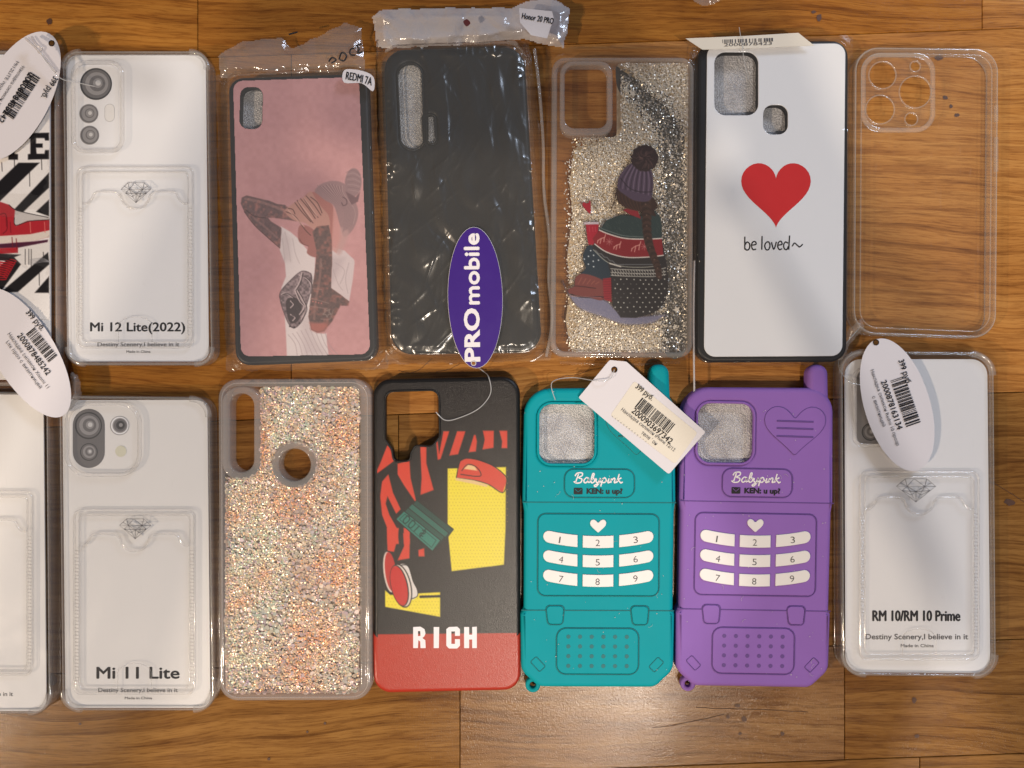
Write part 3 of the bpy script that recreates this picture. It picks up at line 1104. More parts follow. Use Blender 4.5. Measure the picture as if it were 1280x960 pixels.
    # hands
    hand = [(470, 450), (500, 420), (560, 375), (640, 330), (700, 280), (735, 330), (790, 410), (860, 500), (860, 620), (740, 620), (650, 560), (560, 540), (500, 500)]
    cv.poly(a(hand), (190, 142, 132), curve=True)
    for pth in ([(560, 380), (620, 460), (700, 550)], [(610, 345), (680, 430), (740, 520)], [(660, 320), (730, 400), (790, 490)], [(480, 460), (560, 500), (650, 620), (700, 670)],
                [(700, 330), (760, 380), (800, 470)], [(580, 360), (650, 470), (720, 560)], [(640, 345), (710, 450), (765, 510)], [(500, 430), (540, 440), (560, 480)]):
        cv.line(a(pth), 1.1, (84, 54, 52), .85)
    for pth in ([(590, 370), (655, 450), (715, 530)], [(640, 340), (700, 420), (755, 500)], [(500, 445), (560, 510), (640, 590)]):
        cv.line(a(pth), 1.2, (222, 180, 168), .7)
    # near forearm
    fa = a([(715, 640), (760, 590), (860, 580), (888, 720), (890, 920)]) + b([(885, 120), (880, 285), (965, 345), (1042, 405), (1035, 442), (965, 440), (890, 580), (820, 668), (760, 682), (705, 655), (680, 540), (700, 380), (735, 150), (750, 0)]) + a([(750, 800)])
    cv.poly(fa, (160, 106, 98))
    cv.poly(fa, (98, 80, 80), .85, tex=np.clip(tatt * 1.9 + .18, 0, 1))
    cv.poly(fa, (58, 46, 50), .38, tex=tatt2)
    cv.line(b([(790, 30), (780, 200), (740, 420), (730, 560)]), 3.0, (186, 138, 128), .35)
    cv.poly(b([(690, 590), (860, 600), (820, 668), (760, 682), (705, 655)]), (176, 106, 98), .9, 2)
    for pth in ([(720, 290), (800, 300)], [(700, 375), (860, 420)], [(690, 445), (850, 470)], [(790, 60), (800, 90), (780, 90)], [(790, 560), (870, 560), (900, 480)]):
        cv.line(b(pth), 1, (150, 122, 116), .8)
    cv.dots(b([(720, 405), (745, 410), (770, 416), (795, 420)]), .9, (190, 120, 112))
    star = [(845 + (38 if k % 2 == 0 else 18) * math.cos(k * math.pi / 5 + .3), 505 + (38 if k % 2 == 0 else 18) * math.sin(k * math.pi / 5 + .3)) for k in range(10)]
    cv.line(b(star + star[:1]), 1, (150, 132, 126), .9, False)
    # drawing on the shirt
    dr = [(430, 320), (520, 215), (620, 135), (700, 155), (712, 225), (690, 345), (665, 430), (640, 540), (605, 602), (550, 642), (505, 605), (462, 505), (430, 400)]
    cv.poly(b(dr), (130, 108, 114), .75, curve=True)
    cv.poly(b([(480, 400), (560, 370), (620, 430), (600, 560), (540, 600), (500, 560)]), (48, 36, 42), .85, curve=True)
    cv.poly(b(dr), (50, 38, 44), .75, curve=True, tex=tatt2)
    for pth in ([(560, 310), (600, 400), (640, 450), (600, 520)], [(575, 300), (625, 390), (655, 470), (615, 560)], [(440, 340), (480, 330), (540, 370)], [(600, 170), (650, 190), (700, 250), (690, 330)],
                [(620, 150), (600, 230), (560, 300)], [(520, 400), (545, 430), (520, 460)], [(520, 520), (560, 545), (540, 575)]):
        cv.line(b(pth), 1.5, (205, 186, 188), .85)
        cv.line(b([(x + 12, y + 4) for x, y in pth]), .9, (40, 28, 34), .9)
    cv.line(b(dr[3:] + dr[:4]), .9, (60, 44, 50), .7)
    cv.dots(b([(515, 625), (555, 635), (600, 598)]), 1.1, (40, 25, 32))
    mo, mc = inside(rpoly(pq, 12)), inside(cut)
    link('back_print', cv.mesh(Z + .0005, lambda X, Y: mo(X, Y) & ~mc(X, Y)), paint_material('pink_print', .42), t)
    foam('pale foam in the camera window of the pink tattoo print case', rect(298, 106, 334, 176, 8), .0045)
    # bag
    bag = thing('plastic_bag', 'crinkled clear bag around the pink case, curled open above it', 'plastic bag', 375, 270)
    link('bag_sheet', film([(268, 92), (470, 84), (486, 462), (282, 464)], q, Z + .0006, seed=21, amp=.0005, res=.8, creases=16, cr_len=(6, 22), cr_amp=.00016, edge=.4, fold=.00016), M['film'], bag)
    # crumpled open mouth of the bag
    link('bag_mouth', crumple([(272, 70), (300, 52), (352, 46), (366, 60), (430, 28), (452, 34), (458, 92), (420, 90), (330, 94), (275, 98)], .006, 41, .0045), M['film_mouth'], bag)
    st = link('size_sticker', plate([smoothpath([(430, 88), (445, 87), (462, 92), (468, 100), (466, 114), (452, 104), (430, 103)], True, 4)], Z + .0042, Z + .0045, 0), M['tagpaper'], bag)
    link('lettering', text_mesh('REDMI 7A', 432, 99, 10, 33, Z + .0047, ang=8, bold=.012, bend=lambda u: -3.5 * u * u), M['ink'], st)
    strokes = [[(411, 77), (415, 72), (420, 75), (414, 79)], [(424, 74), (427, 66), (433, 69), (430, 76), (424, 74)], [(443, 60), (438, 62), (438, 68), (444, 69)], [(452, 55), (446, 57), (449, 61), (447, 66), (453, 65)], [(361, 43), (372, 40)]]
    link('marker_writing', tube([smoothpath(s_, False, 5) for s_ in strokes], .0125, .00042, sub=1), M['penink'], bag)


def folds(cv, seed, n=6, lam=(22, 60), ang=(0, 3.14)):
    """sharp creases between nearly flat facets"""
    g = np.random.default_rng(seed)
    H = np.zeros(cv.X.shape)
    wx = (cv.noise(45, seed + 3) - .5) * 26; wy = (cv.noise(45, seed + 4) - .5) * 26
    for i in range(n):
        a = g.uniform(*ang); L = g.uniform(*lam)
        u = ((cv.X + wx) * math.cos(a) + (cv.Y + wy) * math.sin(a)) / L + g.uniform(0, 1)
        H += np.abs((u % 1) * 2 - 1) * L / 60 * cv.noise(30, seed + 10 + i)
    return H / n * 3


def crumple(outline, z, seed, amp, res=.7):
    x0 = min(p[0] for p in outline); x1 = max(p[0] for p in outline)
    y0 = min(p[1] for p in outline); y1 = max(p[1] for p in outline)
    cv = Canvas(x0 - 1, y0 - 1, x1 + 1, y1 + 1, res)
    sl = (slice(0, cv.ny), slice(0, cv.nx))
    d = cv._dist(sl, outline, True) + (cv.noise(9, seed + 9) - .5) * 3
    Zh = z * .35 + amp * folds(cv, seed) + z * .4 * np.clip(-d / 12, 0, 1)
    keep = d < 0
    idx = np.arange(cv.nx * cv.ny).reshape(cv.ny, cv.nx)
    k = keep[:-1, :-1] & keep[1:, :-1] & keep[:-1, 1:] & keep[1:, 1:]
    F = np.stack([idx[:-1, :-1][k], idx[1:, :-1][k], idx[1:, 1:][k], idx[:-1, 1:][k]], 1)
    s = (CAM_H - Zh) / CAM_H * S
    co = np.stack([((cv.X - 640) * s).ravel(), ((480 - cv.Y) * s).ravel(), Zh.ravel()], 1)
    used = np.unique(F); rm = np.full(len(co), -1); rm[used] = np.arange(len(used))
    me = bpy.data.meshes.new('crumple')
    me.from_pydata(co[used].tolist(), [], rm[F].tolist())
    return smooth(me)


M['film_mouth'] = clear('bag_mouth_film', tint=(.93, .92, .91), rough=.13, haze=.17, hazecol=(.8, .74, .7), bump=.0007, bscale=110, boost=2.6, ior=1.45)
pink_case()


# ------------------------------------------------------------------ plain black case in a bag, hang tag
def black_case():
    q = [(479, 61), (655, 57), (678, 440), (489, 443)]
    slot = rpoly([(496, 79), (527, 78), (531, 186), (501, 187)], 15, 9)
    fl_ = rpoly([(532, 143), (544, 143), (546, 179), (534, 180)], 6, 7)
    Z = .0098
    t = thing('phone_case', 'plain black case with a long camera slot inside a crinkled bag', 'phone case', 578, 250)
    link('case_shell', plate([rpoly(q, 26, 9), slot, fl_], .0002, Z, .0022, 4), M['black'], t)
    link('slot_edge', bead(slot, Z, .0004), M['black'], t)
    link('slot_edge', bead(fl_, Z, .0004), M['black'], t)
    foam('white foam in the long camera slot of the plain black case', rpoly([(490, 70), (552, 70), (556, 200), (494, 200)], 8), .0065)
    bag = thing('plastic_bag', 'crinkled clear bag with a white header tight over the plain black case', 'plastic bag', 580, 240)
    link('bag_sheet', film([(470, 56), (662, 50), (694, 330), (690, 452), (482, 456)], q, Z, seed=61, amp=.0009, res=.8, r_case=24, creases=120, cr_ang=(-1.0, .5), cr_len=(5, 45), cr_amp=.0003, edge=.5, fold=.0027, fold_ang=(-.8, .3)), M['film_tight'], bag)
    link('side_seam', tube([smoothpath([(668, 62), (674, 110), (679, 180), (680, 240), (687, 300), (686, 350), (690, 400), (683, 446)], False, 8)], .0060, .0009, sub=3), M['film_mouth'], bag)
    hd = link('header_strip', crumple([(466, 20), (474, 12), (560, 9), (640, 9), (655, 2), (690, -3), (714, 10), (706, 62), (690, 58), (655, 50), (600, 55), (520, 60), (470, 61)], .009, 71, .0045), M['film_milky'], bag)
    link('hang_hole', flat([smoothpath([(579, 27), (584, 24), (588, 29), (583, 33)], True, 4)], .0155), solid('hole_red', (.12, .02, .02)), hd)
    st = link('size_sticker', plate([[(649, 10), (690, 14), (692, 22), (684, 48), (664, 44), (650, 28)]], .0150, .0152, 0), M['tagpaper'], bag)
    link('lettering', text_mesh('Honor 20 PRO', 652, 23, 7.5, 40, .0154, ang=10, bold=.012), M['ink'], st)


M['film_tight'] = clear('tight_bag_film', tint=(.95, .94, .92), rough=.22, haze=.062, hazecol=(.6, .57, .50), bump=.00015, bscale=120, aniso=(1.3, .35, 1), boost=3.0, ior=1.45)  # broad olive-grey sheen of the film is put into its diffuse haze colour
black_case()

t = thing('hang_tag', 'violet oval hang tag with white upward lettering over the plain black case', 'tag', 594, 372)
Zt = .0128
link('tag_card', plate([ell(594, 372, 34, 88, -.02, 48), ell(592, 454, 2.3, n=12)], Zt, Zt + .0006, .0001, 1), M['tagpurple'], t)
link('tag_edge', bead(ell(594, 372, 34, 88, -.02, 48), Zt + .0003, .00022), M['lens_core'], t)
link('lettering', text_mesh('PRO', 599.5, 452, 19, 67, Zt + .0007, ang=-91, bold=.035), M['letterwhite'], t)
link('lettering', text_mesh('mobile', 599, 380, 19, 88, Zt + .0007, ang=-90.5, bold=.028), M['letterwhite'], t)
link('eyelet', bead(ell(592, 454, 2.9, n=16), Zt + .0007, .00025), M['lens_core'], t)


# ------------------------------------------------------------------ glitter
def flakes(count, region, z0, z1, size, tilt, seed, density=None, sides=6):
    """loose flakes, each a small tilted facet"""
    g = np.random.default_rng(seed)
    x0, y0, x1, y1, ok = region
    pts = []
    while len(pts) < count:
        n = count * 2
        xs, ys = g.uniform(x0, x1, n), g.uniform(y0, y1, n)
        k = ok(xs, ys)
        if density is not None: k &= g.random(n) < density(xs, ys)
        pts += list(zip(xs[k], ys[k]))
    pts = np.array(pts[:count])
    z = g.uniform(z0, z1, count)
    s = (CAM_H - z) / CAM_H * S
    cx, cy = (pts[:, 0] - 640) * s, (480 - pts[:, 1]) * s
    sz = g.uniform(size[0], size[1], count) * S / 2
    ta, tb, rot = g.normal(0, tilt, count), g.normal(0, tilt, count), g.uniform(0, 6.28, count)
    V = np.empty((count, sides, 3), np.float32)
    for i in range(sides):
        a = rot + 2 * math.pi * i / sides
        dx, dy = sz * np.cos(a), sz * np.sin(a)
        V[:, i, 0] = cx + dx; V[:, i, 1] = cy + dy; V[:, i, 2] = z + dx * np.tan(np.clip(ta, -.9, .9)) + dy * np.tan(np.clip(tb, -.9, .9))
    me = bpy.data.meshes.new('flakes')
    F = np.arange(count * sides).reshape(count, sides)
    me.from_pydata(V.reshape(-1, 3).tolist(), [], F.tolist())
    return me


GOLD = [(0, (.84, .74, .54)), (.3, (.92, .87, .76)), (.6, (.82, .80, .76)), (.85, (.98, .96, .92)), (1, (.60, .52, .40))]
SILVER = [(0, (.35, .35, .35)), (.4, (.5, .5, .49)), (.7, (.7, .68, .64)), (.9, (.42, .43, .45)), (1, (.85, .8, .7))]
IRID = [(0, (.95, .60, .34)), (.14, (.95, .80, .48)), (.28, (.74, .70, .56)), (.42, (.50, .76, .52)), (.55, (.95, .62, .48)), (.7, (.74, .60, .78)), (.85, (.99, .88, .56)), (1, (.56, .66, .62))]
M['gold'] = glitter_material('gold_glitter', GOLD, .32, .25)
M['silver'] = glitter_material('silver_glitter', SILVER, .25, .5)
M['irid'] = glitter_material('iridescent_glitter', IRID, .30, .2, [(0, (.97, .32, .12)), (.3, (.97, .50, .20)), (.55, (.92, .40, .34)), (.8, (.97, .74, .30)), (1, (.84, .44, .54))])
M['iridbig'] = glitter_material('pale_confetti', [(0, (.56, .44, .32)), (.3, (.42, .50, .40)), (.6, (.50, .36, .42)), (.8, (.66, .50, .32)), (1, (.40, .46, .46))], .35, .1, [(0, (.54, .38, .28)), (.5, (.44, .34, .35)), (1, (.60, .42, .26))])


# --- liquid glitter case printed with a seated woman
def sweater_case():
    q = [(690, 71), (868, 71), (866, 447), (688, 446)]
    win = [(698, 79), (860, 79), (858, 440), (700, 440)]
    Z = .0110
    cut = rect(706, 82, 759, 160, 12)
    cw = rect(700, 76, 766, 170, 16)
    t = thing('phone_case', 'clear glitter case printed with a seated woman in a nordic sweater and pompom hat', 'phone case', 778, 260)
    link('side_wall', plate([rpoly(q, 17), rpoly(inset(q, 7), 12)], .0002, Z, .0014, 4), M['rim_dusky'], t)
    link('back_panel', flat([rpoly(inset(q, 7), 12), cut], Z - .0006), M['window'], t)
    link('camera_surround', plate([cw, cut], Z - .005, Z + .0008, .0008, 3), M['rim_dusky'], t)
    inwin, incam = inside(rpoly(win, 10)), inside(rect(690, 60, 776, 172, 12))

    def band(x, y):        # the dark sweep where little glitter lies
        cxp = np.where(y < 105, 775 + (y - 85) * .9, np.where(y < 160, 793 + (y - 105) * .85, 840 + np.clip((y - 160) / 120, 0, 1) * 4))
        w = np.where(y < 120, 10, np.where(y < 170, 17, 17))
        return np.clip(1.5 - np.abs(x - cxp) / w, 0, 1)

    ok = lambda x, y: inwin(x, y) & ~incam(x, y)

    def dens(x, y):
        left = np.clip((x - 704 - np.where(y < 200, 6, 0)) / 22, 0, 1) ** 1.5
        up = np.clip((y - 168 + np.clip(x - 775, -40, 8) * 12) / 25, 0.0, 1) if False else 1
        return left * (1 - .97 * band(x, y))
    link('gold_glitter', flakes(26000, (698, 79, 860, 440, ok), .0066, .0078, (1.1, 2.3), .24, 5, dens, 5), M['gold'], t, kind='stuff')
    okb = lambda x, y: ok(x, y) & (band(x, y) > .1)
    link('silver_glitter', flakes(3400, (760, 79, 860, 440, okb), .0062, .0070, (1.1, 2.6), .35, 6, None, 5), M['silver'], t, kind='stuff')
    link('liquid_base', plate([rpoly([(771, 79), (860, 79), (858, 440), (714, 440), (707, 400), (713, 360), (709, 320), (716, 270), (712, 230), (718, 185), (748, 176), (771, 170)], 6)], .0050, .0060, 0), M['liquid'], t)
    sw = smoothpath([(770, 84), (778, 88), (794, 98), (818, 107), (838, 122), (851, 145), (857, 190), (858, 260), (858, 350), (857, 438), (829, 438), (826, 350), (824, 260), (822, 200), (814, 168), (800, 144), (786, 128), (772, 110)], True, 4)
    link('dark_sweep', flat([sw], .0061), M['sweep'], t)
    # little gold stars adrift in the liquid
    for x, y, r in [(791, 117, 4.5), (824, 214, 4), (840, 196, 3), (846, 387, 5), (838, 182, 3), (836, 300, 3), (848, 335, 3.2), (844, 408, 3.4), (833, 425, 3), (852, 260, 3), (846, 232, 3), (783, 113, 3)]:
        rot = random.uniform(0, 1)
        star = [(x + (r if k % 2 == 0 else r * .45) * math.cos(k * math.pi / 5 + rot), y + (r if k % 2 == 0 else r * .45) * math.sin(k * math.pi / 5 + rot)) for k in range(10)]
        link('star_sequin', flat([star], .0080 + random.uniform(0, .0003)), M['gold'], t)
    cv = Canvas(700, 175, 842, 412, 1.8, (60, 50, 50), 0.0)
    a = lambda pts: tr((700, 170), .1354, pts)
    b = lambda pts: tr((700, 290), .1354, pts)
    G, K = (44, 58, 58), (42, 38, 38)
    cv.poly(b([(25, 450), (100, 575), (400, 620), (520, 720), (640, 780), (970, 760), (930, 800), (850, 845), (700, 860), (560, 850), (400, 790), (200, 720), (100, 620)]), (132, 132, 160), .85, 2, curve=True)
    # cup and steam hearts
    cv.poly(a([(235, 812), (362, 812), (352, 880)]) + b([(345, 120), (262, 120), (250, 60)]), (156, 26, 44))
    cv.poly(a([(215, 795), (360, 790), (362, 815), (225, 818)]), (190, 176, 184))
    for x in (270, 300, 325): cv.line(a([(x, 840), (x + 4, 880)]), .8, (200, 90, 100), .6)
    cv.poly(a([(255, 620), (275, 590), (285, 620), (282, 720), (235, 680), (205, 640), (215, 610)]), (158, 30, 44), curve=True)
    cv.poly(a([(170, 610), (200, 600), (215, 640)]), (140, 40, 50), .6)
    # trousers leg / knee arm
    cv.poly(b([(250, 130), (330, 140), (440, 260), (470, 420), (460, 520), (380, 500), (190, 410), (235, 330), (208, 235)]), (36, 48, 58), curve=True)
    cv.dots(b([(283, 172), (263, 225), (310, 215), (225, 250), (307, 270), (355, 260), (262, 297), (310, 320)]), .85, (190, 196, 200))
    # boots
    cv.poly(b([(140, 425), (200, 385), (320, 410), (410, 470), (400, 625), (250, 600), (95, 575), (78, 525), (130, 500)]), (112, 58, 54), curve=True)
    cv.line(b([(100, 575), (200, 600), (390, 600), (440, 625)]), 1.4, (40, 22, 30))
    cv.line(b([(80, 500), (170, 500), (330, 520)]), 1.0, (62, 30, 30)); cv.line(b([(100, 590), (380, 605)]), .8, (180, 120, 120), .7)
    for k in range(5): cv.line(b([(200 + 40 * k, 420 + 10 * k), (170 + 40 * k, 480)]), .8, (160, 100, 80), .6)
    cv.poly(b([(395, 430), (475, 420), (478, 650), (405, 625)]), (134, 34, 42))
    for k in range(9): cv.line(b([(398, 440 + 22 * k), (474, 436 + 22 * k)]), .6, (90, 20, 30), .7)
    # body
    body = a([(365, 865), (430, 775), (560, 728), (740, 742), (880, 690), (925, 740), (942, 820), (942, 960)]) + b([(955, 120), (985, 300), (1003, 430), (992, 560), (955, 670), (880, 748), (700, 792), (560, 790), (490, 690), (472, 400), (440, 280), (300, 150), (340, 20)])
    cv.poly(body, K)
    cv.poly(a([(365, 865), (430, 775), (560, 728), (740, 742), (880, 690), (925, 740), (942, 820), (942, 960), (600, 950)]), G)
    for k in range(40):
        x = random.uniform(420, 930); y = random.uniform(760, 900)
        cv.line(a([(x, y), (x + 14, y + 22)]), .6, (72, 84, 80), .5)
    # bands
    top_e = a([(362, 868), (450, 905), (600, 945), (790, 952), (942, 945)])
    bot_e = b([(955, 215), (800, 232), (600, 232), (430, 185), (322, 112), (300, 60)])
    cv.poly(top_e + bot_e, (126, 30, 36))
    cv.line(top_e, 1.5, (205, 196, 190)); cv.line(a([(375, 850), (470, 885), (600, 922), (790, 932)]), .8, (120, 130, 128), .8)
    cv.line(bot_e[:-1], 1.4, (205, 196, 190))
    for dx, dy, s in ((350, 60, 1), (500, 120, .9), (665, 130, 1.15)):
        for pth in ([(0, 20), (30, 0), (60, -10), (70, -35)], [(60, -10), (55, 30)], [(30, 5), (20, 45)], [(0, 20), (-5, 40)]):
            cv.line(b([(dx + x * s, dy + y * s) for x, y in pth]), 1.1, (206, 150, 140), .9)
    for sx, sy in ((455, 90), (780, 135)):
        for k in range(4):
            an = k * math.pi / 4
            cv.line(b([(sx - 32 * math.cos(an), sy - 32 * math.sin(an)), (sx + 32 * math.cos(an), sy + 32 * math.sin(an))]), .8, (180, 120, 116), .7, False)
    zz = [(330 + 26 * k, 170 + 18 * min(k, 9) * .9 + (14 if k % 2 else 0)) for k in range(24)]
    cv.line(b([(p[0], min(p[1], 300)) for p in zz]), 1.0, (120, 124, 128), .8, False)
    cv.line(b([(310, 165), (440, 280), (600, 320), (780, 325), (880, 315)]), 1.1, (150, 150, 140), .9)
    cv.line(b([(460, 290), (560, 320)]), 1.6, (190, 186, 178))
    for yy, o in ((345, 0), (378, 1), (405, 2)):
        cv.line(b([(470, yy - 6), (600, yy + 2), (860, yy + 6), (975, yy - 14)]), .9, (186, 184, 176), .95)
    for k in range(20):
        x = 480 + 25 * k
        cv.line(b([(x, 352), (x + 10, 372)]), 1.0, (186, 184, 176), .8, False); cv.line(b([(x, 384), (x + 10, 400)]), 1.0, (186, 184, 176), .8, False)
    for ix in range(9):
        for iy in range(8):
            x = 505 + ix * 58 + (28 if iy % 2 else 0) + random.uniform(-5, 5); y = 440 + iy * 42 + random.uniform(-5, 5)
            if x < 985 - max(0, iy - 4) * 22:
                br = 1.0 if (x > 720 or random.random() < .35) else .35
                cv.dots(b([(x, y)]), .8, (190, 188, 180), br)
    # collar, hair, hat
    cv.poly(a([(575, 682), (640, 660), (720, 690), (748, 765), (640, 725)]), (132, 34, 42))
    H = (54, 36, 30)
    cv.poly(a([(528, 470), (700, 560), (850, 560), (905, 650), (870, 690), (880, 740), (745, 700), (600, 660), (535, 600)]), H, curve=True)
    for k in range(10): cv.line(a([(540 + 30 * k, 540), (560 + 30 * k, 620), (640 + 18 * k, 690)]), .8, (98, 66, 50), .5)
    for pth in ([(530, 500), (500, 600), (470, 690)], [(520, 520), (505, 590), (515, 640)], [(850, 560), (905, 650), (900, 720)], [(860, 540), (910, 600), (930, 640)]):
        cv.line(a(pth), 1.2, H, .9)
    braid = [(790, 620), (800, 720), (800, 820), (810, 930), (830, 1020), (870, 1130), (900, 1210), (915, 1290)]
    for k, (x, y) in enumerate(smoothpath(braid, False, 4)):
        cx, cy = a([(x, y)])[0]
        cv.poly(ell(cx, cy, 7.2 - k * .13, 5, .5 if k % 2 else -.5, 10), (50, 34, 28) if k % 2 else (66, 46, 38))
    for k, (x, y) in enumerate(braid): cv.dots(a([(x, y + 10)]), 1, (120, 96, 84), .6)
    cv.poly(a([(548, 370), (620, 275), (700, 245), (835, 305), (862, 430), (835, 590), (700, 600), (600, 545), (530, 480)]), (76, 62, 80), curve=True)
    for k in range(13):
        f = k / 12
        cv.line(a([(650 + 170 * f, 270 + 30 * f), (575 + 270 * f, 390 + 20 * f), (555 + 285 * f, 480 + 70 * f)]), 1.1, [(44, 34, 46), (120, 104, 124)][k % 2], .75)
    cv.line(a([(560, 390), (640, 480), (740, 515), (850, 515)]), 1.1, (36, 26, 36), .8)
    cx, cy = a([(782, 205)])[0]
    cv.poly([(cx + (17 + random.uniform(-1.4, 1.2)) * math.cos(k / 40 * 6.283), cy + (17 + random.uniform(-1.4, 1.2)) * math.sin(k / 40 * 6.283)) for k in range(40)], (46, 32, 32))
    for k in range(40):
        an = random.uniform(0, 6.28); r1 = random.uniform(2, 10); r2 = r1 + random.uniform(3, 6)
        cv.line([(cx + r1 * math.cos(an), cy + r1 * math.sin(an)), (cx + r2 * math.cos(an + .2), cy + r2 * math.sin(an + .2))], .7, (98, 74, 70), .6, False)
    link('woman_print', cv.mesh(Z - .0002, lambda X, Y: cv.a > .01), paint_material('sweater_print', .35), t)
    bag = thing('plastic_bag', 'loose clear bag around the seated woman glitter case', 'plastic bag', 778, 258)
    link('bag_sheet', film([(680, 60), (864, 50), (874, 60), (874, 452), (684, 452)], q, Z, seed=81, amp=.00035, creases=6, cr_amp=.0001), M['film_plain'], bag)
    link('side_seam', tube([smoothpath([(868, 60), (870, 200), (869, 380), (868, 452)], False, 8)], .006, .0009, sub=3), M['film_plain'], bag)
    link('side_seam', tube([smoothpath([(700, 453), (770, 456), (850, 453)], False, 8)], .003, .0008, sub=3), M['film_plain'], bag)


M['liquid'] = solid('glitter_liquid_tan', (.58, .47, .32), rough=.3, var=.2)
M['sweep'] = solid('sparse_glitter_grey', (.07, .075, .07), rough=.3, var=.3)
sweater_case()


# --- iridescent glitter case with a round hole
def glitter_case():
    q = [(272, 474), (464, 473), (465, 876), (273, 877)]
    Z = .0112
    slot = rect(287, 492, 317, 590, 15, n=9)
    sring = rect(277, 483, 326, 600, 22, n=9)
    hole = ell(368, 581, 20, n=36)
    t = thing('phone_case', 'case full of iridescent glitter with a round hole and a long camera slot', 'phone case', 368, 675)
    win = [(282, 484), (449, 484), (449, 866), (282, 866)]
    link('side_wall', plate([rpoly(q, 24, 9), rpoly(win, 12, 7)], .0002, Z, .0017, 4), M['rim_dusky'], t)
    link('slot_surround', plate([sring, slot], .001, Z + .0006, .0010, 4), M['rim_dusky'], t)
    link('hole_surround', plate([ell(368, 581, 29, n=36), hole], .001, Z + .0006, .0010, 4), M['rim_dusky'], t)
    link('rim_step', bead(rpoly(inset(q, 5), 20, 9), Z + .0001, .0004), M['rim_dusky'], t)
    w, s_, h_ = inside(rpoly(win, 12)), inside(rect(270, 470, 326, 598, 20)), inside(ell(368, 581, 28.5))
    ok = lambda x, y: w(x, y) & ~s_(x, y) & ~h_(x, y)
    base = plate([rpoly([(327, 484), (449, 484), (449, 866), (282, 866), (282, 600), (310, 600), (327, 585)], 6), ell(368, 581, 28, n=36)], .0060, .0070, 0)
    link('glitter_bed', base, solid('glitter_bed', (.52, .40, .33), rough=.4, var=.3), t)
    pat = Canvas(270, 470, 466, 880, .25)
    pn = pat.noise(34, 55)

    def dens(x, y):
        ix = np.clip(((x - 270) * .25).astype(int), 0, pat.nx - 1); iy = np.clip(((y - 470) * .25).astype(int), 0, pat.ny - 1)
        return np.clip(pn[iy, ix] * 1.7 - .1 - np.where(y > 760, .25, 0), .12, 1)
    link('confetti', flakes(6500, (282, 484, 449, 866, ok), .0073, .0088, (2.5, 6.5), .12, 15, None, 6), M['iridbig'], t, kind='stuff')
    link('fine_glitter', flakes(20000, (282, 484, 449, 866, ok), .0082, .0094, (1.0, 2.2), .22, 16, dens, 6), M['irid'], t, kind='stuff')
    link('window_sheet', flat([rpoly(win, 12), rect(283, 486, 321, 594, 18), ell(368, 581, 25, n=36)], Z - .0008), M['clear'], t)
    link('air_bubble', tube([ell(412, 604, 18, n=30)], Z - .0008, .00025, True, 2), M['clear'], t)
    link('air_bubble', tube([ell(325, 822, 16, 19, n=30)], Z - .0008, .00025, True, 2), M['clear'], t)


glitter_case()


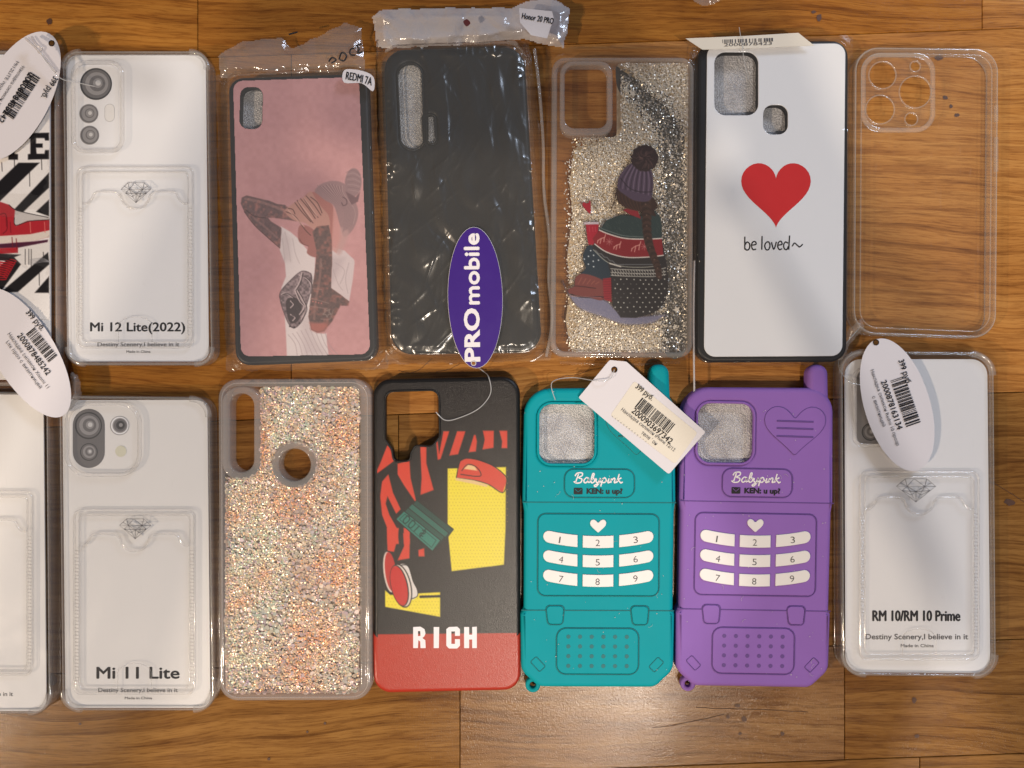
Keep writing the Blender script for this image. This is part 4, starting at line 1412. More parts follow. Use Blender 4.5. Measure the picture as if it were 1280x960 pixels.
# --- white heart case
def heart_case():
    q = [(873, 52), (1061, 50), (1059, 452), (871, 453)]
    pq = [(884, 56), (1057, 54), (1053, 445), (880, 446)]
    Z = .0098
    big, small = rect(893, 65, 948, 144, 14), rect(954, 131, 985, 168, 12)
    t = thing('phone_case', 'white panel case with black edge, red heart and the words be loved', 'phone case', 966, 252)
    link('bumper_frame', plate([rpoly(q, 20, 9), big, small], .0002, Z, .0016, 4), M['black'], t)
    link('white_panel', plate([rpoly(pq, 14, 8), big, small], Z - .0002, Z + .0006, .0002, 2), M['heartwhite'], t)
    hp = []
    for k in range(60):
        a = k / 60 * 2 * math.pi
        x = 16 * math.sin(a) ** 3
        y = 13 * math.cos(a) - 5 * math.cos(2 * a) - 2 * math.cos(3 * a) - math.cos(4 * a)
        hp.append((970 + x * 43.5 / 16, 244.5 - (y + 2.5) * 41 / 14.6))
    link('red_heart', flat([hp], Z + .0007), M['red'], t)
    # thin hand lettering
    def g(px): return [[(931 + (x) * .94, 312 - y * 1.35) for x, y in s_] for s_ in px]
    S_ = [[(0, 12), (0, 0)], [(0, 4), (3, 7), (6.5, 5), (6, 1), (3, -.5), (0, 1)],
          [(9, 4), (15, 5), (13.5, 7.5), (10, 6.5), (9, 3), (11, 0), (15, .5)],
          [(23, 12.5), (22.6, 0)],
          [(29, 7), (26.5, 4), (28, .3), (31.5, 0), (33.5, 3.5), (32, 7), (29, 7)],
          [(35.5, 7), (38.5, .2), (42, 7.2)],
          [(43.5, 4), (49.5, 5), (48, 7.8), (44.8, 6.5), (43.8, 3), (46, 0), (49.5, .8)],
          [(57.5, 6), (54, 7), (51.6, 4), (53, .5), (56, .2), (58, 3)], [(59.6, 13), (58.4, 0)],
          [(63, 3), (66, 6), (70, 4), (73, 2.5), (77, 5)]]
    link('hand_lettering', tube([smoothpath(p, False, 5) for p in g(S_)], Z + .0007, .00034, sub=1, flatten=.3), M['ink'], t)
    foam('grey foam in the camera windows of the white heart case', rect(888, 58, 992, 176, 8), .0050)
    bag = thing('plastic_bag', 'clear bag around the white heart case with a folded barcode sticker on top', 'plastic bag', 966, 252)
    link('bag_sheet', film([(862, 46), (1066, 44), (1068, 458), (866, 460)], q, Z + .0008, seed=91, amp=.00012, creases=4, cr_amp=.00006, edge=3), M['film_plain'], bag)
    st = link('barcode_sticker', plate([[(857, 48), (930, 45), (998, 41), (1018, 57), (950, 60), (878, 62)]], .0128, .0130, 0), M['sticker'], bag)
    link('barcode_bars', barcode(903, 49.5, 64, 4.5, .0131, -2, 24, 8), M['ink_soft'], st)
    link('lettering', text_mesh('2000878423', 905, 58, 4, 60, .0131, ang=-2, bold=.01), M['ink_soft'], st)
    link('loose_thread', tube([smoothpath([(924, 34, .014), (928, 60, .0135), (931, 80, .012), (936, 100, .0115)], False, 6)], .013, .0002, sub=1), M['thread'], bag)
    link('side_seam', tube([smoothpath([(868, 326), (867, 400), (868, 500)], False, 8)], .0085, .0005, sub=3), M['film_milky'], bag)
    link('bag_corner', crumple([(1060, 410), (1076, 398), (1082, 408), (1064, 430), (1050, 462), (1048, 440)], .008, 95, .005), M['film_mouth'], bag)


heart_case()


# --- black and red case with RICH lettering
def rich_case():
    q = [(466, 474), (650, 470), (651, 863), (467, 867)]
    Z = .0100
    cut = rpoly([(481, 489), (549, 487), (550, 546), (540, 558), (519, 557), (514, 566), (513, 576), (492, 577), (490, 562), (481, 550)],
                [11, 11, 6, 8, 6, 4, 6, 6, 4, 6], 5)
    t = thing('phone_case', 'matte black and red case with zebra stripes and the word RICH', 'phone case', 558, 670)
    link('case_shell', plate([rpoly(q, 22, 9), cut], .0002, Z, .0022, 5), M['matte_black'], t)
    link('camera_lip', bead(cut, Z, .0006), M['matte_black'], t)
    cv = Canvas(470, 474, 648, 866, 1.3, (34, 30, 29))
    sm = cv.noise(2, 4)[..., None]; cv.c += (sm - .5) * 6
    L = lambda pts: tr((450, 460), .2292, pts)
    B = lambda pts: tr((450, 660), .2292, pts)
    R, YL, BK = (196, 62, 44), (222, 204, 52), (24, 20, 20)
    for pts in ([(455, 345), (487, 345), (440, 495), (424, 502), (413, 380), (420, 378), (432, 468)], [(530, 345), (575, 345), (535, 470), (487, 478)],
                [(622, 365), (630, 365), (638, 400), (632, 455), (592, 460)], [(670, 342), (730, 342), (728, 435), (668, 445), (680, 390)], [(760, 342), (803, 342), (803, 437), (772, 437), (775, 400)],
                [(155, 405), (168, 450), (195, 500), (80, 585), (110, 520)], [(205, 522), (270, 505), (276, 600), (310, 742), (240, 640), (205, 580)],
                [(328, 422), (362, 422), (362, 520), (402, 665), (330, 692), (336, 600)],
                [(110, 700), (120, 620), (155, 580), (180, 680), (222, 770), (197, 795), (150, 700), (140, 740), (160, 800), (205, 880), (212, 960), (150, 960), (147, 870), (120, 800)],
                [(235, 900), (272, 930), (272, 960), (240, 960)]):
        cv.poly(L(pts), R)
    cv.poly(B([(147, 0), (212, 0), (205, 60), (185, 130), (150, 125)]), R)
    cv.poly(B([(238, 0), (272, 0), (270, 165), (205, 177), (240, 100)]), R)
    cv.poly(B([(318, 120), (350, 110), (352, 155), (320, 155)]), R)
    # yellow halftone panels
    panels = [L([(478, 548), (796, 540), (794, 870)]) + B([(785, 200), (735, 207), (640, 218), (500, 236)]) + L([(478, 880)]),
              B([(137, 340), (165, 365), (437, 350), (437, 485), (137, 430)])]
    for p in panels:
        cv.poly(p, YL)
        m = inside(p)
        xs, ys = np.meshgrid(np.arange(476, 634, 4), np.arange(580, 775, 4))
        k = m(xs, ys)
        for x, y in zip(xs[k], ys[k]): cv.dots([(x + (2 if (y // 4) % 2 else 0), y)], .62, (172, 140, 30), .6)
    cv.line(B([(330, 375), (437, 372)]), 3, BK)
    # red-orange garment block at the foot of the panel
    # plain red cap and dark glasses lying on the panel
    cap = [(525, 600), (545, 510), (580, 492), (640, 500), (720, 530), (790, 585), (800, 620), (778, 680), (700, 635), (620, 612)]
    cv.poly(L(cap), R); cv.line(L(cap + cap[:1]), 1.1, BK)
    cv.poly(L([(565, 550), (590, 528), (625, 535), (640, 560)]), (214, 182, 130)); cv.line(L([(555, 560), (590, 525), (640, 545), (655, 590), (550, 580)]), 1, BK)
    cv.poly(L([(525, 598), (620, 612), (700, 637), (690, 648), (520, 612)]), (214, 182, 130))
    # bank notes
    for dx, dy, c1 in ((70, -60, (28, 62, 56)), (45, -40, (38, 92, 80)), (22, -18, (30, 70, 62)), (0, 0, (44, 112, 98))):
        nt = [(195, 825), (240, 780), (440, 940), (395, 1000)]
        nt = [(x + dx, y + dy) for x, y in nt]
        cv.poly(L(nt), c1); cv.line(L(nt + nt[:1]), 1.0, BK, 1, False)
    cv.line(L([(215, 825), (245, 797), (415, 940), (390, 978), (215, 825)]), .9, (24, 60, 54), .9, False)
    # "$100" read upside down along the note
    st = {'0': [[(0, 0), (0, 10), (5, 12), (7, 8), (7, 2), (3, -1), (0, 0)]], '1': [[(2, 12), (3, 0)]], '$': [[(7, 9), (2, 11), (1, 7), (6, 5), (5, 0), (0, 2)], [(4, 13), (3, -2)]]}
    for i, ch in enumerate('001$'):
        for s_ in st[ch]:
            pp = []
            for x, y in s_:
                u, v = (i * 38 + x * 3.2), y * 3.4
                ang = .70
                pp.append((250 + u * math.cos(ang) - v * math.sin(ang) + 8, 810 + u * math.sin(ang) + v * math.cos(ang) - 4))
            cv.line(L(pp), 1.3, (16, 44, 40))
    # red sneakers seen from below
    e2 = lambda cx, cy, rx, ry_, rot: [( x, y) for x, y in ell(cx, cy, rx, ry_, rot, 26)]
    cv.poly(B(e2(160, 240, 38, 118, -.12)), BK); cv.poly(B(e2(160, 240, 32, 112, -.12)), (206, 190, 180)); cv.poly(B(e2(167, 238, 30, 108, -.12)), (172, 40, 36))
    cv.poly(B([(215, 205), (262, 208), (290, 290), (312, 335), (312, 372), (275, 388), (240, 300)]), (206, 200, 196), curve=True)
    cv.line(B([(215, 205), (262, 208), (290, 290), (312, 335), (312, 372), (275, 388)]), 1, BK)
    cv.poly(B(e2(225, 315, 55, 122, -.22)), BK); cv.poly(B(e2(225, 315, 49, 116, -.22)), (214, 200, 190)); cv.poly(B(e2(215, 315, 47, 115, -.22)), BK); cv.poly(B(e2(213, 315, 43, 111, -.22)), (182, 38, 34))
    # red foot of the case
    cv.poly([(460, 793), (660, 791), (660, 880), (460, 880)], (170, 48, 30))
    mo, mc = inside(rpoly(inset(q, 5), 18)), inside(cut)
    # the print follows the rounded edge of the shell
    me = cv.mesh(Z + .00012, lambda X, Y: mo(X, Y) & ~mc(X, Y))
    link('back_print', me, paint_material('rich_print', .30, fine=.00010), t)
    foot = rpoly([(465.6, 793), (650.8, 791), (651.2, 863.4), (466.8, 867.4)], [0, 0, 22, 22], 9)
    link('red_foot', plate([foot], .0030, Z + .00006, .0021, 5), solid('red_print_edge', (.40, .030, .014), rough=.32, var=.05, bump=.0001, bscale=1700), t)
    rich = []
    def blk(pts): rich.append(B(pts))
    rr = [B([(290, 540), (330, 538), (352, 552), (357, 575), (350, 592), (340, 600), (356, 612), (358, 655), (330, 655), (328, 618), (318, 612), (316, 655), (290, 655)])]
    rhole = B([(316, 562), (328, 562), (330, 588), (316, 590)])
    ms = [flat([rr[0], rhole], Z + .0002), flat([B([(402, 540), (432, 540), (430, 655), (402, 655)])], Z + .0002),
          flat([B([(485, 540), (530, 538), (545, 552), (545, 588), (518, 588), (518, 564), (498, 564), (498, 632), (518, 632), (518, 606), (545, 606), (545, 642), (530, 657), (485, 657), (471, 642), (471, 552)])], Z + .0002),
          flat([B([(568, 540), (595, 540), (595, 582), (612, 582), (612, 540), (637, 538), (637, 655), (612, 655), (612, 608), (595, 608), (595, 655), (568, 655)])], Z + .0002)]
    link('rich_lettering', join(ms), M['letterwhite'], t)
    # nylon loop lying across the corner
    o = link('nylon_loop', tube([smoothpath([(592, 456, .013), (604, 464, .003), (611, 472, .011), (613, 492, .0112), (598, 511, .0112), (572, 523, .0112), (556, 525, .0112), (545, 515, .0108)], False, 8)], .011, .00028, sub=2), M['thread'])
    tag(o, 'thin clear nylon loop curling over the black and red striped case', 'string')


rich_case()


M['dust'] = solid('pale_dust', (.5, .48, .45), rough=.8)
# ------------------------------------------------------------------ retro phone cases
def retro(label, body, dark, xf, group='silicone cases shaped like old mobile phones', cx=748, cy=670):
    X = lambda pts: [xf(x, y) for x, y in pts]
    c = xf(cx, cy)
    t = thing('retro_phone_case', label, 'phone case', c[0], c[1], group)
    Z = .0120
    cut = X(rect(672, 504, 744, 581, 17))
    outline = X(rpoly([(655, 486), (843, 484), (845, 627), (843, 640), (842, 762), (844, 768), (843, 838), (820, 860), (674, 860), (652, 840), (651, 768), (655, 762), (655, 640), (653, 627)],
                      [34, 30, 2, 2, 2, 2, 20, 17, 17, 20, 2, 2, 2, 2], 7))
    link('case_shell', plate([outline, cut], .0002, Z, .0024, 5), body, t)
    link('antenna', plate([X(rpoly([(811, 455), (836, 455), (838, 506), (811, 506)], [12, 12, 4, 4], 7))], .002, Z - .0006, .0030, 5), body, t)
    lug = X(ell(667, 857, 9.5, n=20)); lh = X(ell(667, 857, 4, n=14))
    link('strap_lug', plate([lug, lh], .002, .0065, .0010, 3), body, t)
    # raised steps of the shell
    link('step_line', tube([X([(653, 628), (845, 628)])], Z, .00028, sub=2, flatten=.6), dark, t)
    link('step_line', tube([X([(652, 763), (843, 763)])], Z, .00032, sub=2, flatten=.6), dark, t)
    lip = link('camera_lip', bead(cut, Z, .0007), body, t)
    pn = link('keypad_panel', plate([X(rect(673, 643, 823, 744, 9))], Z - .0003, Z + .0005, .0003, 2), body, t)
    link('panel_groove', bead(X(rect(672, 642, 824, 745, 10)), Z + .0001, .00028), dark, t)
    link('name_panel', plate([X(rect(706, 587, 792, 621, 11))], Z - .0003, Z + .0005, .0003, 2), body, t)
    link('panel_groove', bead(X(rect(705, 586, 793, 622, 12)), Z + .0001, .00026), dark, t)
    link('speaker_panel', plate([X(rect(697, 786, 798, 842, 11))], Z - .0003, Z + .0005, .0003, 2), body, t)
    link('panel_groove', bead(X(rect(696, 785, 799, 843, 12)), Z + .0001, .00028), dark, t)
    for ix in range(6):
        for iy in range(4):
            link('speaker_dimple', plate([X(ell(711 + 14.6 * ix, 796 + 12.2 * iy, 2.6, n=12))], Z + .0004, Z + .0006, 0), dark, t)
    for x in (694, 800):
        link('latch_tab', plate([X(rpoly([(x - 11, 758), (x + 11, 758), (x + 9, 780), (x - 8, 780)], 5))], Z - .0003, Z + .0006, .0003, 2), body, t)
        link('latch_groove', bead(X(rpoly([(x - 12, 757), (x + 12, 757), (x + 10, 781), (x - 9, 781)], 5)), Z + .0001, .00026), dark, t)
    for x, rot in ((673, .75), (821, -.75)):
        link('corner_mark', bead(X(rect(x - 5, 822, x + 5, 839, 2, -rot)), Z + .00005, .00022), dark, t)
    # heart shaped grille
    hp = []
    for k in range(44):
        a = k / 44 * 2 * math.pi
        xx = 16 * (.72 * math.sin(a) ** 3 + .28 * math.sin(a))
        yy = 13 * math.cos(a) - 5 * math.cos(2 * a) - 2 * math.cos(3 * a) - math.cos(4 * a)
        hp.append((795 + xx * 38 / 16, 538 - (yy + 2.5) * 30 / 14.6))
    link('heart_grille', plate([X(hp)], Z - .0003, Z + .0004, .0002, 2), body, t)
    link('heart_groove', bead(X(hp), Z + .0001, .00028), dark, t)
    for yy in (526, 535, 545):
        link('grille_slot', tube([X([(772, yy), (818, yy + .6)])], Z + .0004, .00050, sub=2, flatten=.4), dark, t)
    # keys
    def arc(x): return 9.5 * (1 - ((x - 747.5) / 75) ** 2)
    num = 1
    for r in range(3):
        for cc, (xa, xb) in enumerate(((679, 722), (728.5, 767), (774, 817))):
            y = 662 + r * 24.3
            R_ = 7.6
            xs0, xs1 = (xa + R_ if cc == 0 else xa), (xb - R_ if cc == 2 else xb)
            top = [(xs0 + (xs1 - xs0) * k / 8, y + arc(xs0 + (xs1 - xs0) * k / 8) - 1.5) for k in range(9)]
            bot = [(p[0], p[1] + 2 * R_) for p in reversed(top)]
            lp = top
            if cc == 2: lp = lp + [(xs1 + R_ * math.sin(math.pi * k / 9), top[-1][1] + R_ - R_ * math.cos(math.pi * k / 9) - .8 * math.sin(math.pi * k / 9)) for k in range(1, 9)]
            lp = lp + bot
            if cc == 0: lp = lp + [(xs0 - R_ * math.sin(math.pi * k / 9), top[0][1] + R_ + R_ * math.cos(math.pi * k / 9) - .8 * math.sin(math.pi * k / 9)) for k in range(1, 9)]
            ky = link('number_key', plate([X(lp)], Z + .0004, Z + .0011, .0002, 2), M['keywhite'], t)
            mx = (xa + xb) / 2
            p = xf(mx - 3.2 + (1 if cc == 0 else 0), y + arc(mx) + 11.2)
            link('numeral', text_mesh(str(num), p[0], p[1], 8.6, 5.4 if num != 1 else 1.7, Z + .0012, ang=(8, 0, -6)[cc] + math.degrees(xf.rot), bold=-.006), M['ink_soft'], ky)
            num += 1
    hk = [(747.7 + 16 * (.6 * math.sin(k / 30 * 6.2832) ** 3 + .4 * math.sin(k / 30 * 6.2832)) * 10.2 / 16, 657.5 - (13 * math.cos(k / 30 * 6.2832) - 5 * math.cos(2 * k / 30 * 6.2832) - 2 * math.cos(3 * k / 30 * 6.2832) - math.cos(4 * k / 30 * 6.2832) + 2.5) * 8.2 / 14.6) for k in range(30)]
    link('heart_key', plate([X(hk)], Z + .0004, Z + .0011, .0002, 2), M['keywhite'], t)
    # script word, drawn with a round pen
    W = {'B': [[(3, 12), (1, 0)], [(-1, 9), (1, 13), (7, 13.5), (8, 10), (4, 7), (8.5, 5), (7.5, .5), (2, -.3), (-1.5, 2)]],
         'a': [[(6, 6), (2.5, 7), (0, 3), (2, 0), (5, 2), (6, 6), (5.6, 1.5), (7.5, .5)]],
         'b': [[(0, .5), (3, 6), (4, 12), (2, 12), (1.5, 4), (3, 0), (6, 2), (5, 6), (2.5, 5)], [(5, 6), (7.5, 5)]],
         'y': [[(0, 6), (.5, 1.5), (3, .5), (5, 5.5)], [(5, 6.5), (4, -1), (1, -5), (-1, -3.5), (3, -1), (7, 2)]],
         'p': [[(1, 6.5), (0, -5)], [(.5, 4), (3, 7), (5.5, 4), (4, .5), (1, .8)], [(5, 2), (7, 3)]],
         'i': [[(1, 6), (.5, 1), (2, .3), (4, 3)]],
         'n': [[(0, 6), (0, 0)], [(0, 3), (3, 6.5), (4.5, 5), (4.3, 1), (5.6, .3), (7, 2)]],
         'k': [[(1.5, 12), (0, 0)], [(5, 7), (.5, 3.5), (3, 2.5), (5.5, 0), (7.5, 1.5)]]}
    pen = []
    x = 718
    for ch, adv in (('B', 11), ('a', 7.6), ('b', 7.6), ('y', 7.2), ('p', 7.6), ('i', 4.2), ('n', 7.2), ('k', 7)):
        for s_ in W[ch]:
            pen.append([xf(x + px * .98 + py * .16, 603.5 - py * .92) for px, py in smoothpath(s_, False, 5)])
        if ch == 'i': pen.append([xf(x + 2.4, 595), xf(x + 2.7, 595)])
        x += adv
    link('script_lettering', tube(pen, Z + .0006, .00040, sub=1, flatten=.4), M['letterwhite'], t)
    p = xf(733, 617)
    link('lettering', text_mesh('KEN: u up?', p[0], p[1], 6.6, 45, Z + .0007, bold=.045, ang=math.degrees(xf.rot)), M['ink'], t)
    link('envelope_icon', plate([X(rect(717, 610, 728, 618, 1))], Z + .0005, Z + .0007, 0), M['ink'], t)
    link('envelope_fold', tube([X([(718.5, 611.5), (722.5, 615), (726.5, 611.5)])], Z + .0007, .00013, sub=1), body, t)
    g = np.random.default_rng(int(c[0]))
    okd = inside(outline); noc = inside(cut)
    link('dust', flakes(60, (xf(655, 486)[0], 488, xf(843, 486)[0], 858, lambda a_, b_: okd(a_, b_) & ~noc(a_, b_)), Z + .0002, Z + .0009, (.5, 1.3), .2, int(c[0])), M['dust'], t, kind='stuff')
    fib = []
    for _ in range(9):
        fx, fy, fa = g.uniform(664, 835), g.uniform(592, 850), g.uniform(0, 6.28)
        fib.append([xf(fx + k * 1.6 * math.cos(fa + k * .25), fy + k * 1.6 * math.sin(fa + k * .25)) for k in range(5)])
    link('lint', tube(fib, Z + .0007, .00005, sub=1), M['dust'], t, kind='stuff')
    return t, c


class XF:
    def __init__(self, dx, dy, rot, sx=1.0, cx=748, cy=670):
        self.dx, self.dy, self.rot, self.cx, self.cy, self.sx = dx, dy, rot, cx, cy, sx

    def __call__(self, x, y):
        c, s = math.cos(self.rot), math.sin(self.rot)
        u, v = (x - self.cx) * self.sx, y - self.cy
        return (self.cx + self.dx + u * c - v * s, self.cy + self.dy + u * s + v * c)


xt = XF(0, 0, .004)
xp = XF(196.5, -.5, .017)
retro('teal green silicone case shaped like an old mobile phone with white number keys', M['teal'], M['teal_dark'], xt)
retro('purple silicone case shaped like an old mobile phone with white number keys', M['purple'], M['purple_dark'], xp)
foam('sparkling foam in the camera window of the teal phone shaped case', [xt(*p) for p in rect(664, 496, 752, 590, 8)], .0085)
foam('sparkling foam in the camera window of the purple phone shaped case', [xp(*p) for p in rect(664, 496, 752, 590, 8)], .0085)


# ------------------------------------------------------------------ price tags
def tilt_plane(cx, cy, z, gx, gy):
    return lambda x, y: z + (x - cx) * gx + (y - cy) * gy


def lift(me, zf, dz=0.0):
    """move a flat sheet on to a sloping surface, keeping where it is seen"""
    for v in me.vertices:
        z = v.co.z
        k = (CAM_H - z) / CAM_H * S
        px, py = v.co.x / k + 640, 480 - v.co.y / k
        v.co = P(px, py, zf(px, py) + dz)
    me.update()
    return me


def price_tag(label, outline, hole, zf, words, bars, sticker=None, name='price_tag'):
    cx = sum(p[0] for p in outline) / len(outline); cy = sum(p[1] for p in outline) / len(outline)
    t = thing(name, label, 'price tag', cx, cy, 'paper price tags')
    top = flat([outline] + ([hole] if hole else []), .01)
    bot = flat([outline] + ([hole] if hole else []), .01)
    lift(top, zf, .0004); lift(bot, zf, 0)
    n = len(outline)
    rim = []
    for x, y in outline:
        rim.append(P(x, y, zf(x, y)))
    for x, y in outline:
        rim.append(P(x, y, zf(x, y) + .0004))
    side = pmesh('s', rim, [(i, (i + 1) % n, n + (i + 1) % n, n + i) for i in range(n)])
    link('tag_card', join([top, bot, side]), M['tagpaper'], t)
    if sticker:
        link('price_sticker', lift(flat([sticker], .01), zf, .00055), M['sticker'], t)
    for s_, x, y, cap, w, ang, kw in words:
        link('lettering', text_mesh(s_, x, y, cap, w, .01, ang=ang, zf=lambda a, b: zf(a, b) + .0008, **kw), M['ink'] if cap > 6 else M['ink_soft'], t)
    x, y, w, h, ang, n_, sd = bars
    link('barcode_bars', barcode(x, y, w, h, .01, ang, n_, sd, zf=lambda a, b: zf(a, b) + .0008), M['ink'], t)
    if hole:
        hc = (sum(p[0] for p in hole) / len(hole), sum(p[1] for p in hole) / len(hole))
        link('eyelet', lift(bead(ell(*hc, 3.4, n=16), .01, .0002), lambda a, b: zf(a, b) + .0006), M['hole'], t)
    return t


price_tag('rectangular white price tag lying across the teal and purple cases',
          rpoly([(762, 450), (783, 452), (882, 540), (836, 593), (723, 497)], [3, 4, 2, 3, 2], 3), ell(768, 462, 3, n=14),
          tilt_plane(800, 520, .0152, .00001, .00001),
          [('399 руб.', 794, 484.5, 6.6, 26, 39, dict(bold=.012)), ('2000903697342', 789, 515, 7.8, 63, 40, dict(bold=.012)), ('Накладка силикон iPhone 12/12', 776, 513, 4.6, 84, 38, {}), ('телефон', 801, 542, 5, 24, 39, {})],
          (803, 497, 54, 15, 39, 30, 5), sticker=rpoly([(793, 476), (872, 541), (844, 580), (763, 519)], 3, 2))
# dotted print frame of that tag
fr = []
for (x0, y0), (x1, y1) in (((766, 521), (842, 577)), ((843, 577), (872, 543))):
    for k in range(22):
        f = k / 22
        fr.append(flat([ell(x0 + (x1 - x0) * f, y0 + (y1 - y0) * f, .55, n=6)], .0162))
pt = [o for o in bpy.data.objects if o.name.startswith('price_tag')][0]
link('dotted_border', join(fr), M['ink_soft'], pt, kind='stuff')

d = math.atan2(165, 51)
zR = tilt_plane(1122, 506, .0126, 0, .000004)
price_tag('oval white price tag slanting over the clear case at the far right', ell(1121.5, 506, 86, 41, d, 52), ell(1095, 428, 3.2, n=14), zR,
          [('399 руб.', 1123, 451, 7.4, 32, 72, dict(bold=.015)), ('2000878163134', 1101, 477, 7.6, 64, 71, dict(bold=.012)), ('Накладка силикон Redmi 10 прозр', 1088, 463, 4.6, 100, 71, {}), ('с визитницей', 1090, 496, 4.8, 40, 71, {})],
          (1131, 470, 63, 19, 71, 26, 4))
zA = tilt_plane(25, 118, .0122, .00001, 0)
price_tag('oval white price tag at the top left corner over the sneaker case', ell(21, 120, 88, 42, math.atan2(149, -77), 52), ell(64.5, 54, 3.4, n=14), zA,
          [('399 руб.', 67, 95, 7.2, 30, 122, dict(bold=.015)), ('2000878485242', 36, 90, 8, 72, 123, dict(bold=.012)), ('Накладка силикон Xiaomi', 27, 82, 4.6, 70, 123, {}), ('Mi12LITE прозр', 20, 76, 4.4, 50, 123, {})],
          (50, 98, 62, 15, 123, 26, 9))
zB = tilt_plane(30, 440, .0128, 0, .00001)
price_tag('grey white oval price tag at the left edge between the two rows of cases', ell(31, 441, 92, 38, math.atan2(150, 92), 52), None, zB,
          [('399 руб.', 32, 391, 7, 30, 50, dict(bold=.015)), ('2000878485242', 21, 420, 7.6, 62, 53, dict(bold=.012)), ('Накладка силикон Xiaomi 11', 9, 418, 4.6, 84, 54, {}), ('Lite проз с визитницей', 7, 428, 4.6, 72, 54, {})],
          (43, 409, 46, 14, 51, 24, 6))

# strings of the tags
for lab, pth in (('nylon string threaded through the rectangular price tag', [(768, 462, .0162), (762, 474, .017), (745, 476, .016), (715, 472, .006), (690, 478, .0125), (694, 500, .0126)]),
                 ('nylon string twisted on the top left oval tag', [(36, 52, .018), (50, 66, .019), (60, 80, .019), (76, 98, .017), (100, 104, .0135), (118, 108, .0125)]),
                 ('nylon string looped beside the right oval tag', [(1076, 408, .008), (1056, 432, .006), (1048, 456, .004), (1058, 474, .0115), (1068, 480, .0125), (1090, 482, .0125)])):
    tag(link('nylon_string', tube([smoothpath(pth, False, 8)], .012, .00026, sub=2), M['thread']), lab, 'string')
o = link('nylon_string', tube([smoothpath([(32, 48, .0178), (45, 60, .0195), (56, 72, .0185), (70, 90, .018)], False, 8), smoothpath([(40, 46, .018), (46, 56, .020), (52, 60, .0195), (48, 66, .019)], False, 6)], .012, .0006, sub=2), M['film_milky'])
tag(o, 'clear plastic fastener lying on the top left oval tag', 'string')


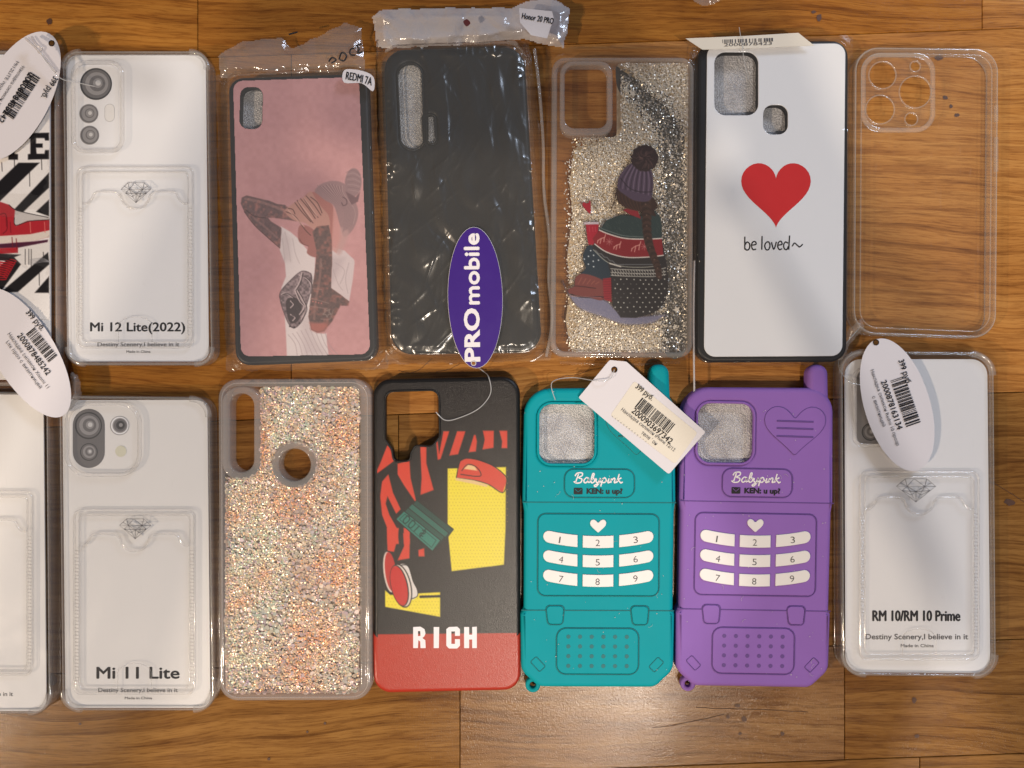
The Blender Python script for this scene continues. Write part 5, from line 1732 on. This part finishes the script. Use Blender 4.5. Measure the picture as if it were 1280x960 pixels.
# ------------------------------------------------------------------ left edge case with sneaker print
def sneaker_case():
    q = [(-118, 62), (72, 62), (74, 482), (-116, 484)]
    pq = [(-112, 68), (62, 68), (63, 474), (-110, 476)]
    Z = .0100
    t = thing('phone_case', 'white case at the left edge printed with black stripes and a red sneaker', 'phone case', -20, 270)
    link('side_wall', plate([rpoly(q, 20), rpoly(inset(q, 6), 14)], .0002, Z, .0014, 4), M['rim_dusky'], t)
    link('white_panel', plate([rpoly(pq, 12)], Z - .001, Z + .0002, .0002, 2), M['card'], t)
    cv = Canvas(-60, 120, 62, 400, 1.4, (226, 222, 220))
    a = lambda pts: tr((0, 120), .3756, pts)
    K = (22, 18, 20)
    cv.poly(a([(-100, 380), (20, 262), (62, 222), (132, 222), (0, 350), (-100, 440)]), K)
    cv.poly(a([(-40, 470), (163, 255), (163, 305), (20, 440)]), K)
    cv.poly(a([(120, 385), (163, 345), (163, 400)]), K)
    cv.poly(a([(0, 655), (160, 520), (164, 560), (60, 652)]), K)
    cv.poly(a([(-100, 655), (40, 530), (70, 560), (0, 655)]), K)
    cv.poly(a([(115, 655), (163, 600), (163, 655)]), K)
    # letters T and E with slab ends
    cv.poly(a([(-10, 128), (62, 128), (62, 150), (52, 150), (48, 192), (60, 194), (60, 212), (28, 212), (28, 194), (36, 192), (34, 150), (-10, 150)]), K)
    cv.poly(a([(93, 124), (163, 122), (163, 148), (150, 148), (148, 140), (120, 140), (120, 158), (142, 158), (142, 172), (120, 172), (122, 192), (148, 192), (150, 180), (163, 180), (163, 210), (93, 212), (93, 194), (101, 192), (101, 142), (93, 142)]), K)
    for x, y0, y1 in ((48, 212, 255), (98, 240, 300), (6, 222, 250), (138, 212, 245), (130, 560, 630), (144, 520, 545)):
        cv.line(a([(x, y0), (x + 1, y1)]), .9, K, .9, False)
    # sneaker
    RD = (168, 34, 44)
    cv.poly(a([(-80, 340), (0, 352), (30, 362), (52, 380), (48, 410), (52, 428), (90, 412), (165, 408), (166, 468), (120, 480), (60, 488), (-80, 486)]), RD)
    cv.poly(a([(50, 380), (130, 398), (165, 404), (165, 412), (90, 416), (54, 432), (46, 420)]), (190, 184, 182))
    cv.line(a([(30, 362), (60, 382), (160, 404)]), .8, K); cv.line(a([(48, 405), (52, 430), (100, 416), (165, 412)]), .8, K)
    cv.poly(a([(-80, 462), (0, 466), (100, 460), (168, 446), (168, 468), (100, 486), (0, 490), (-80, 488)]), (212, 200, 190))
    cv.poly(a([(-80, 490), (0, 492), (110, 484), (160, 478), (158, 486), (60, 505), (-80, 510)]), (74, 26, 50))
    cv.poly(a([(-80, 510), (60, 504), (60, 522), (-80, 530)]), RD)
    for x0, y0 in ((20, 400), (34, 420), (100, 420), (148, 420), (40, 470), (54, 475)):
        cv.line(a([(x0, y0), (x0 + 2, y0 + 34)]), 1, (110, 16, 26) if x0 < 90 else (214, 120, 110), .9, False)
    cv.line(a([(-10, 400), (18, 392), (24, 440), (10, 458)]), .8, (90, 10, 20))
    for k in range(9):
        y = 545 + k * 7
        cv.line(a([(-60, y), (-10, y - 8), (50 - 4 * k, y + 2), (40 - 3 * k, y + 10), (-20, y + 8)]), 1.3, (170, 22, 32), .95)
    cv.poly(a([(-80, 520), (70, 528), (20, 548), (-80, 545)]), K, .9)
    for x in (84, 96, 104): cv.line(a([(x, 510), (x, 560 + (x % 3) * 8)]), .9, K, .8, False)
    for k in range(4): cv.line(a([(100, 545 + 5 * k), (140, 540 + 4 * k), (166, 552)]), .9, (150, 150, 155), .8)
    mo = inside(rpoly([(-60, 120), (62, 120), (63, 400), (-60, 400)], 0))
    link('sneaker_print', cv.mesh(Z + .0004, mo), paint_material('sneaker_print', .3), t)
    bag = thing('plastic_bag', 'flat clear bag around the sneaker print case at the left edge', 'plastic bag', -20, 270)
    link('bag_sheet', film([(-140, 50), (80, 52), (82, 495), (-140, 495)], q, Z, seed=121, amp=.0002, creases=5, cr_amp=.0001), M['film_plain'], bag)


sneaker_case()

# corner of another grey thing at the top edge
o = link('bag_scrap', crumple([(862, -25), (912, -25), (906, -2), (894, 6), (878, 9), (866, 2)], .006, 131, .003), M['film_mouth'])
tag(o, 'torn scrap of clear bag poking in at the top edge', 'plastic scrap')

# loose bag flap on the bottom-left tag
o = link('bag_scrap', crumple([(88, 462), (98, 468), (104, 492), (92, 512), (78, 520), (70, 512), (84, 490)], .013, 133, .004), M['film_mouth'])
tag(o, 'crumpled wisp of clear film beside the left edge price tag', 'plastic scrap')


# ------------------------------------------------------------------ the photographer's arms and phone, whose shadow falls across the cases
def photographer():
    body = bpy.data.meshes.new('arms')
    V, E, R = [], [], []

    def chain(pts, rad, root=None):
        prev = root
        for p, r in zip(pts, rad):
            V.append(p); R.append(r)
            i = len(V) - 1
            if prev is not None: E.append((prev, i))
            prev = i
        return prev
    roots = []
    for sx, x0 in ((1, .150), (-1, -.030)):
        n0 = len(V)
        sh = (sx * .27 + .05, -.62, .86); el = (x0 + sx * (.15 if sx > 0 else .075), -.34, .54); wr = (x0 + sx * .018, -.085, .455)
        chain([sh, el, ((el[0] + wr[0]) / 2, (el[1] + wr[1]) / 2, (el[2] + wr[2]) / 2), wr, (x0 + sx * .012, -.055, .450)], [.052, .042, .038, .027, .024])
        roots.append(n0)
        palm = len(V) - 1
        for k in range(4):          # fingers over the back of the phone
            y = -.060 + k * .019
            ln = (.8, .95, 1.0, .88)[k]
            chain([(x0 + sx * .006, y, .452), (x0 - sx * .012 * ln, y + .004, .449), (x0 - sx * .030 * ln, y + .006, .444)], [.0095, .0085, .0072], palm)
        chain([(x0 + sx * .012, -.072, .436), (x0 - sx * .004, -.078, .424), (x0 - sx * .016, -.078, .420)], [.011, .0095, .008], palm)
    body.from_pydata(V, E, [])
    o = bpy.data.objects.new('person', body)
    COL.objects.link(o)
    m = o.modifiers.new('skin', 'SKIN')
    for i, v in enumerate(body.skin_vertices[0].data if body.skin_vertices else []): pass
    if not body.skin_vertices:
        bpy.context.view_layer.objects.active = o
        import bmesh
        bm = bmesh.new(); bm.from_mesh(body); bm.verts.layers.skin.verify(); bm.to_mesh(body); bm.free()
    for i, sv in enumerate(body.skin_vertices[0].data):
        sv.radius = (R[i], R[i]); sv.use_root = i in roots
    o.modifiers.new('sub', 'SUBSURF').levels = 1
    o.modifiers['sub'].render_levels = 1
    body.materials.append(solid('skin', (.50, .28, .19), rough=.5))
    tag(o, 'arms and hands of the person holding a phone above the cases', 'person')
    ph = link('smartphone', plate([rpoly([(640 + x / S * .988 ** -1 * 0 + x / S * CAM_H / (CAM_H - .001), 480 - y / S) for x, y in ((-.022, .014), (.138, .014), (.138, -.064), (-.022, -.064))], 24)], .0, .009, .002), M['black'])
    return o, ph


arms, ph = photographer()
for v in ph.data.vertices: v.co.z += .4245
tag(ph, 'black smartphone held level above the row of cases', 'phone')
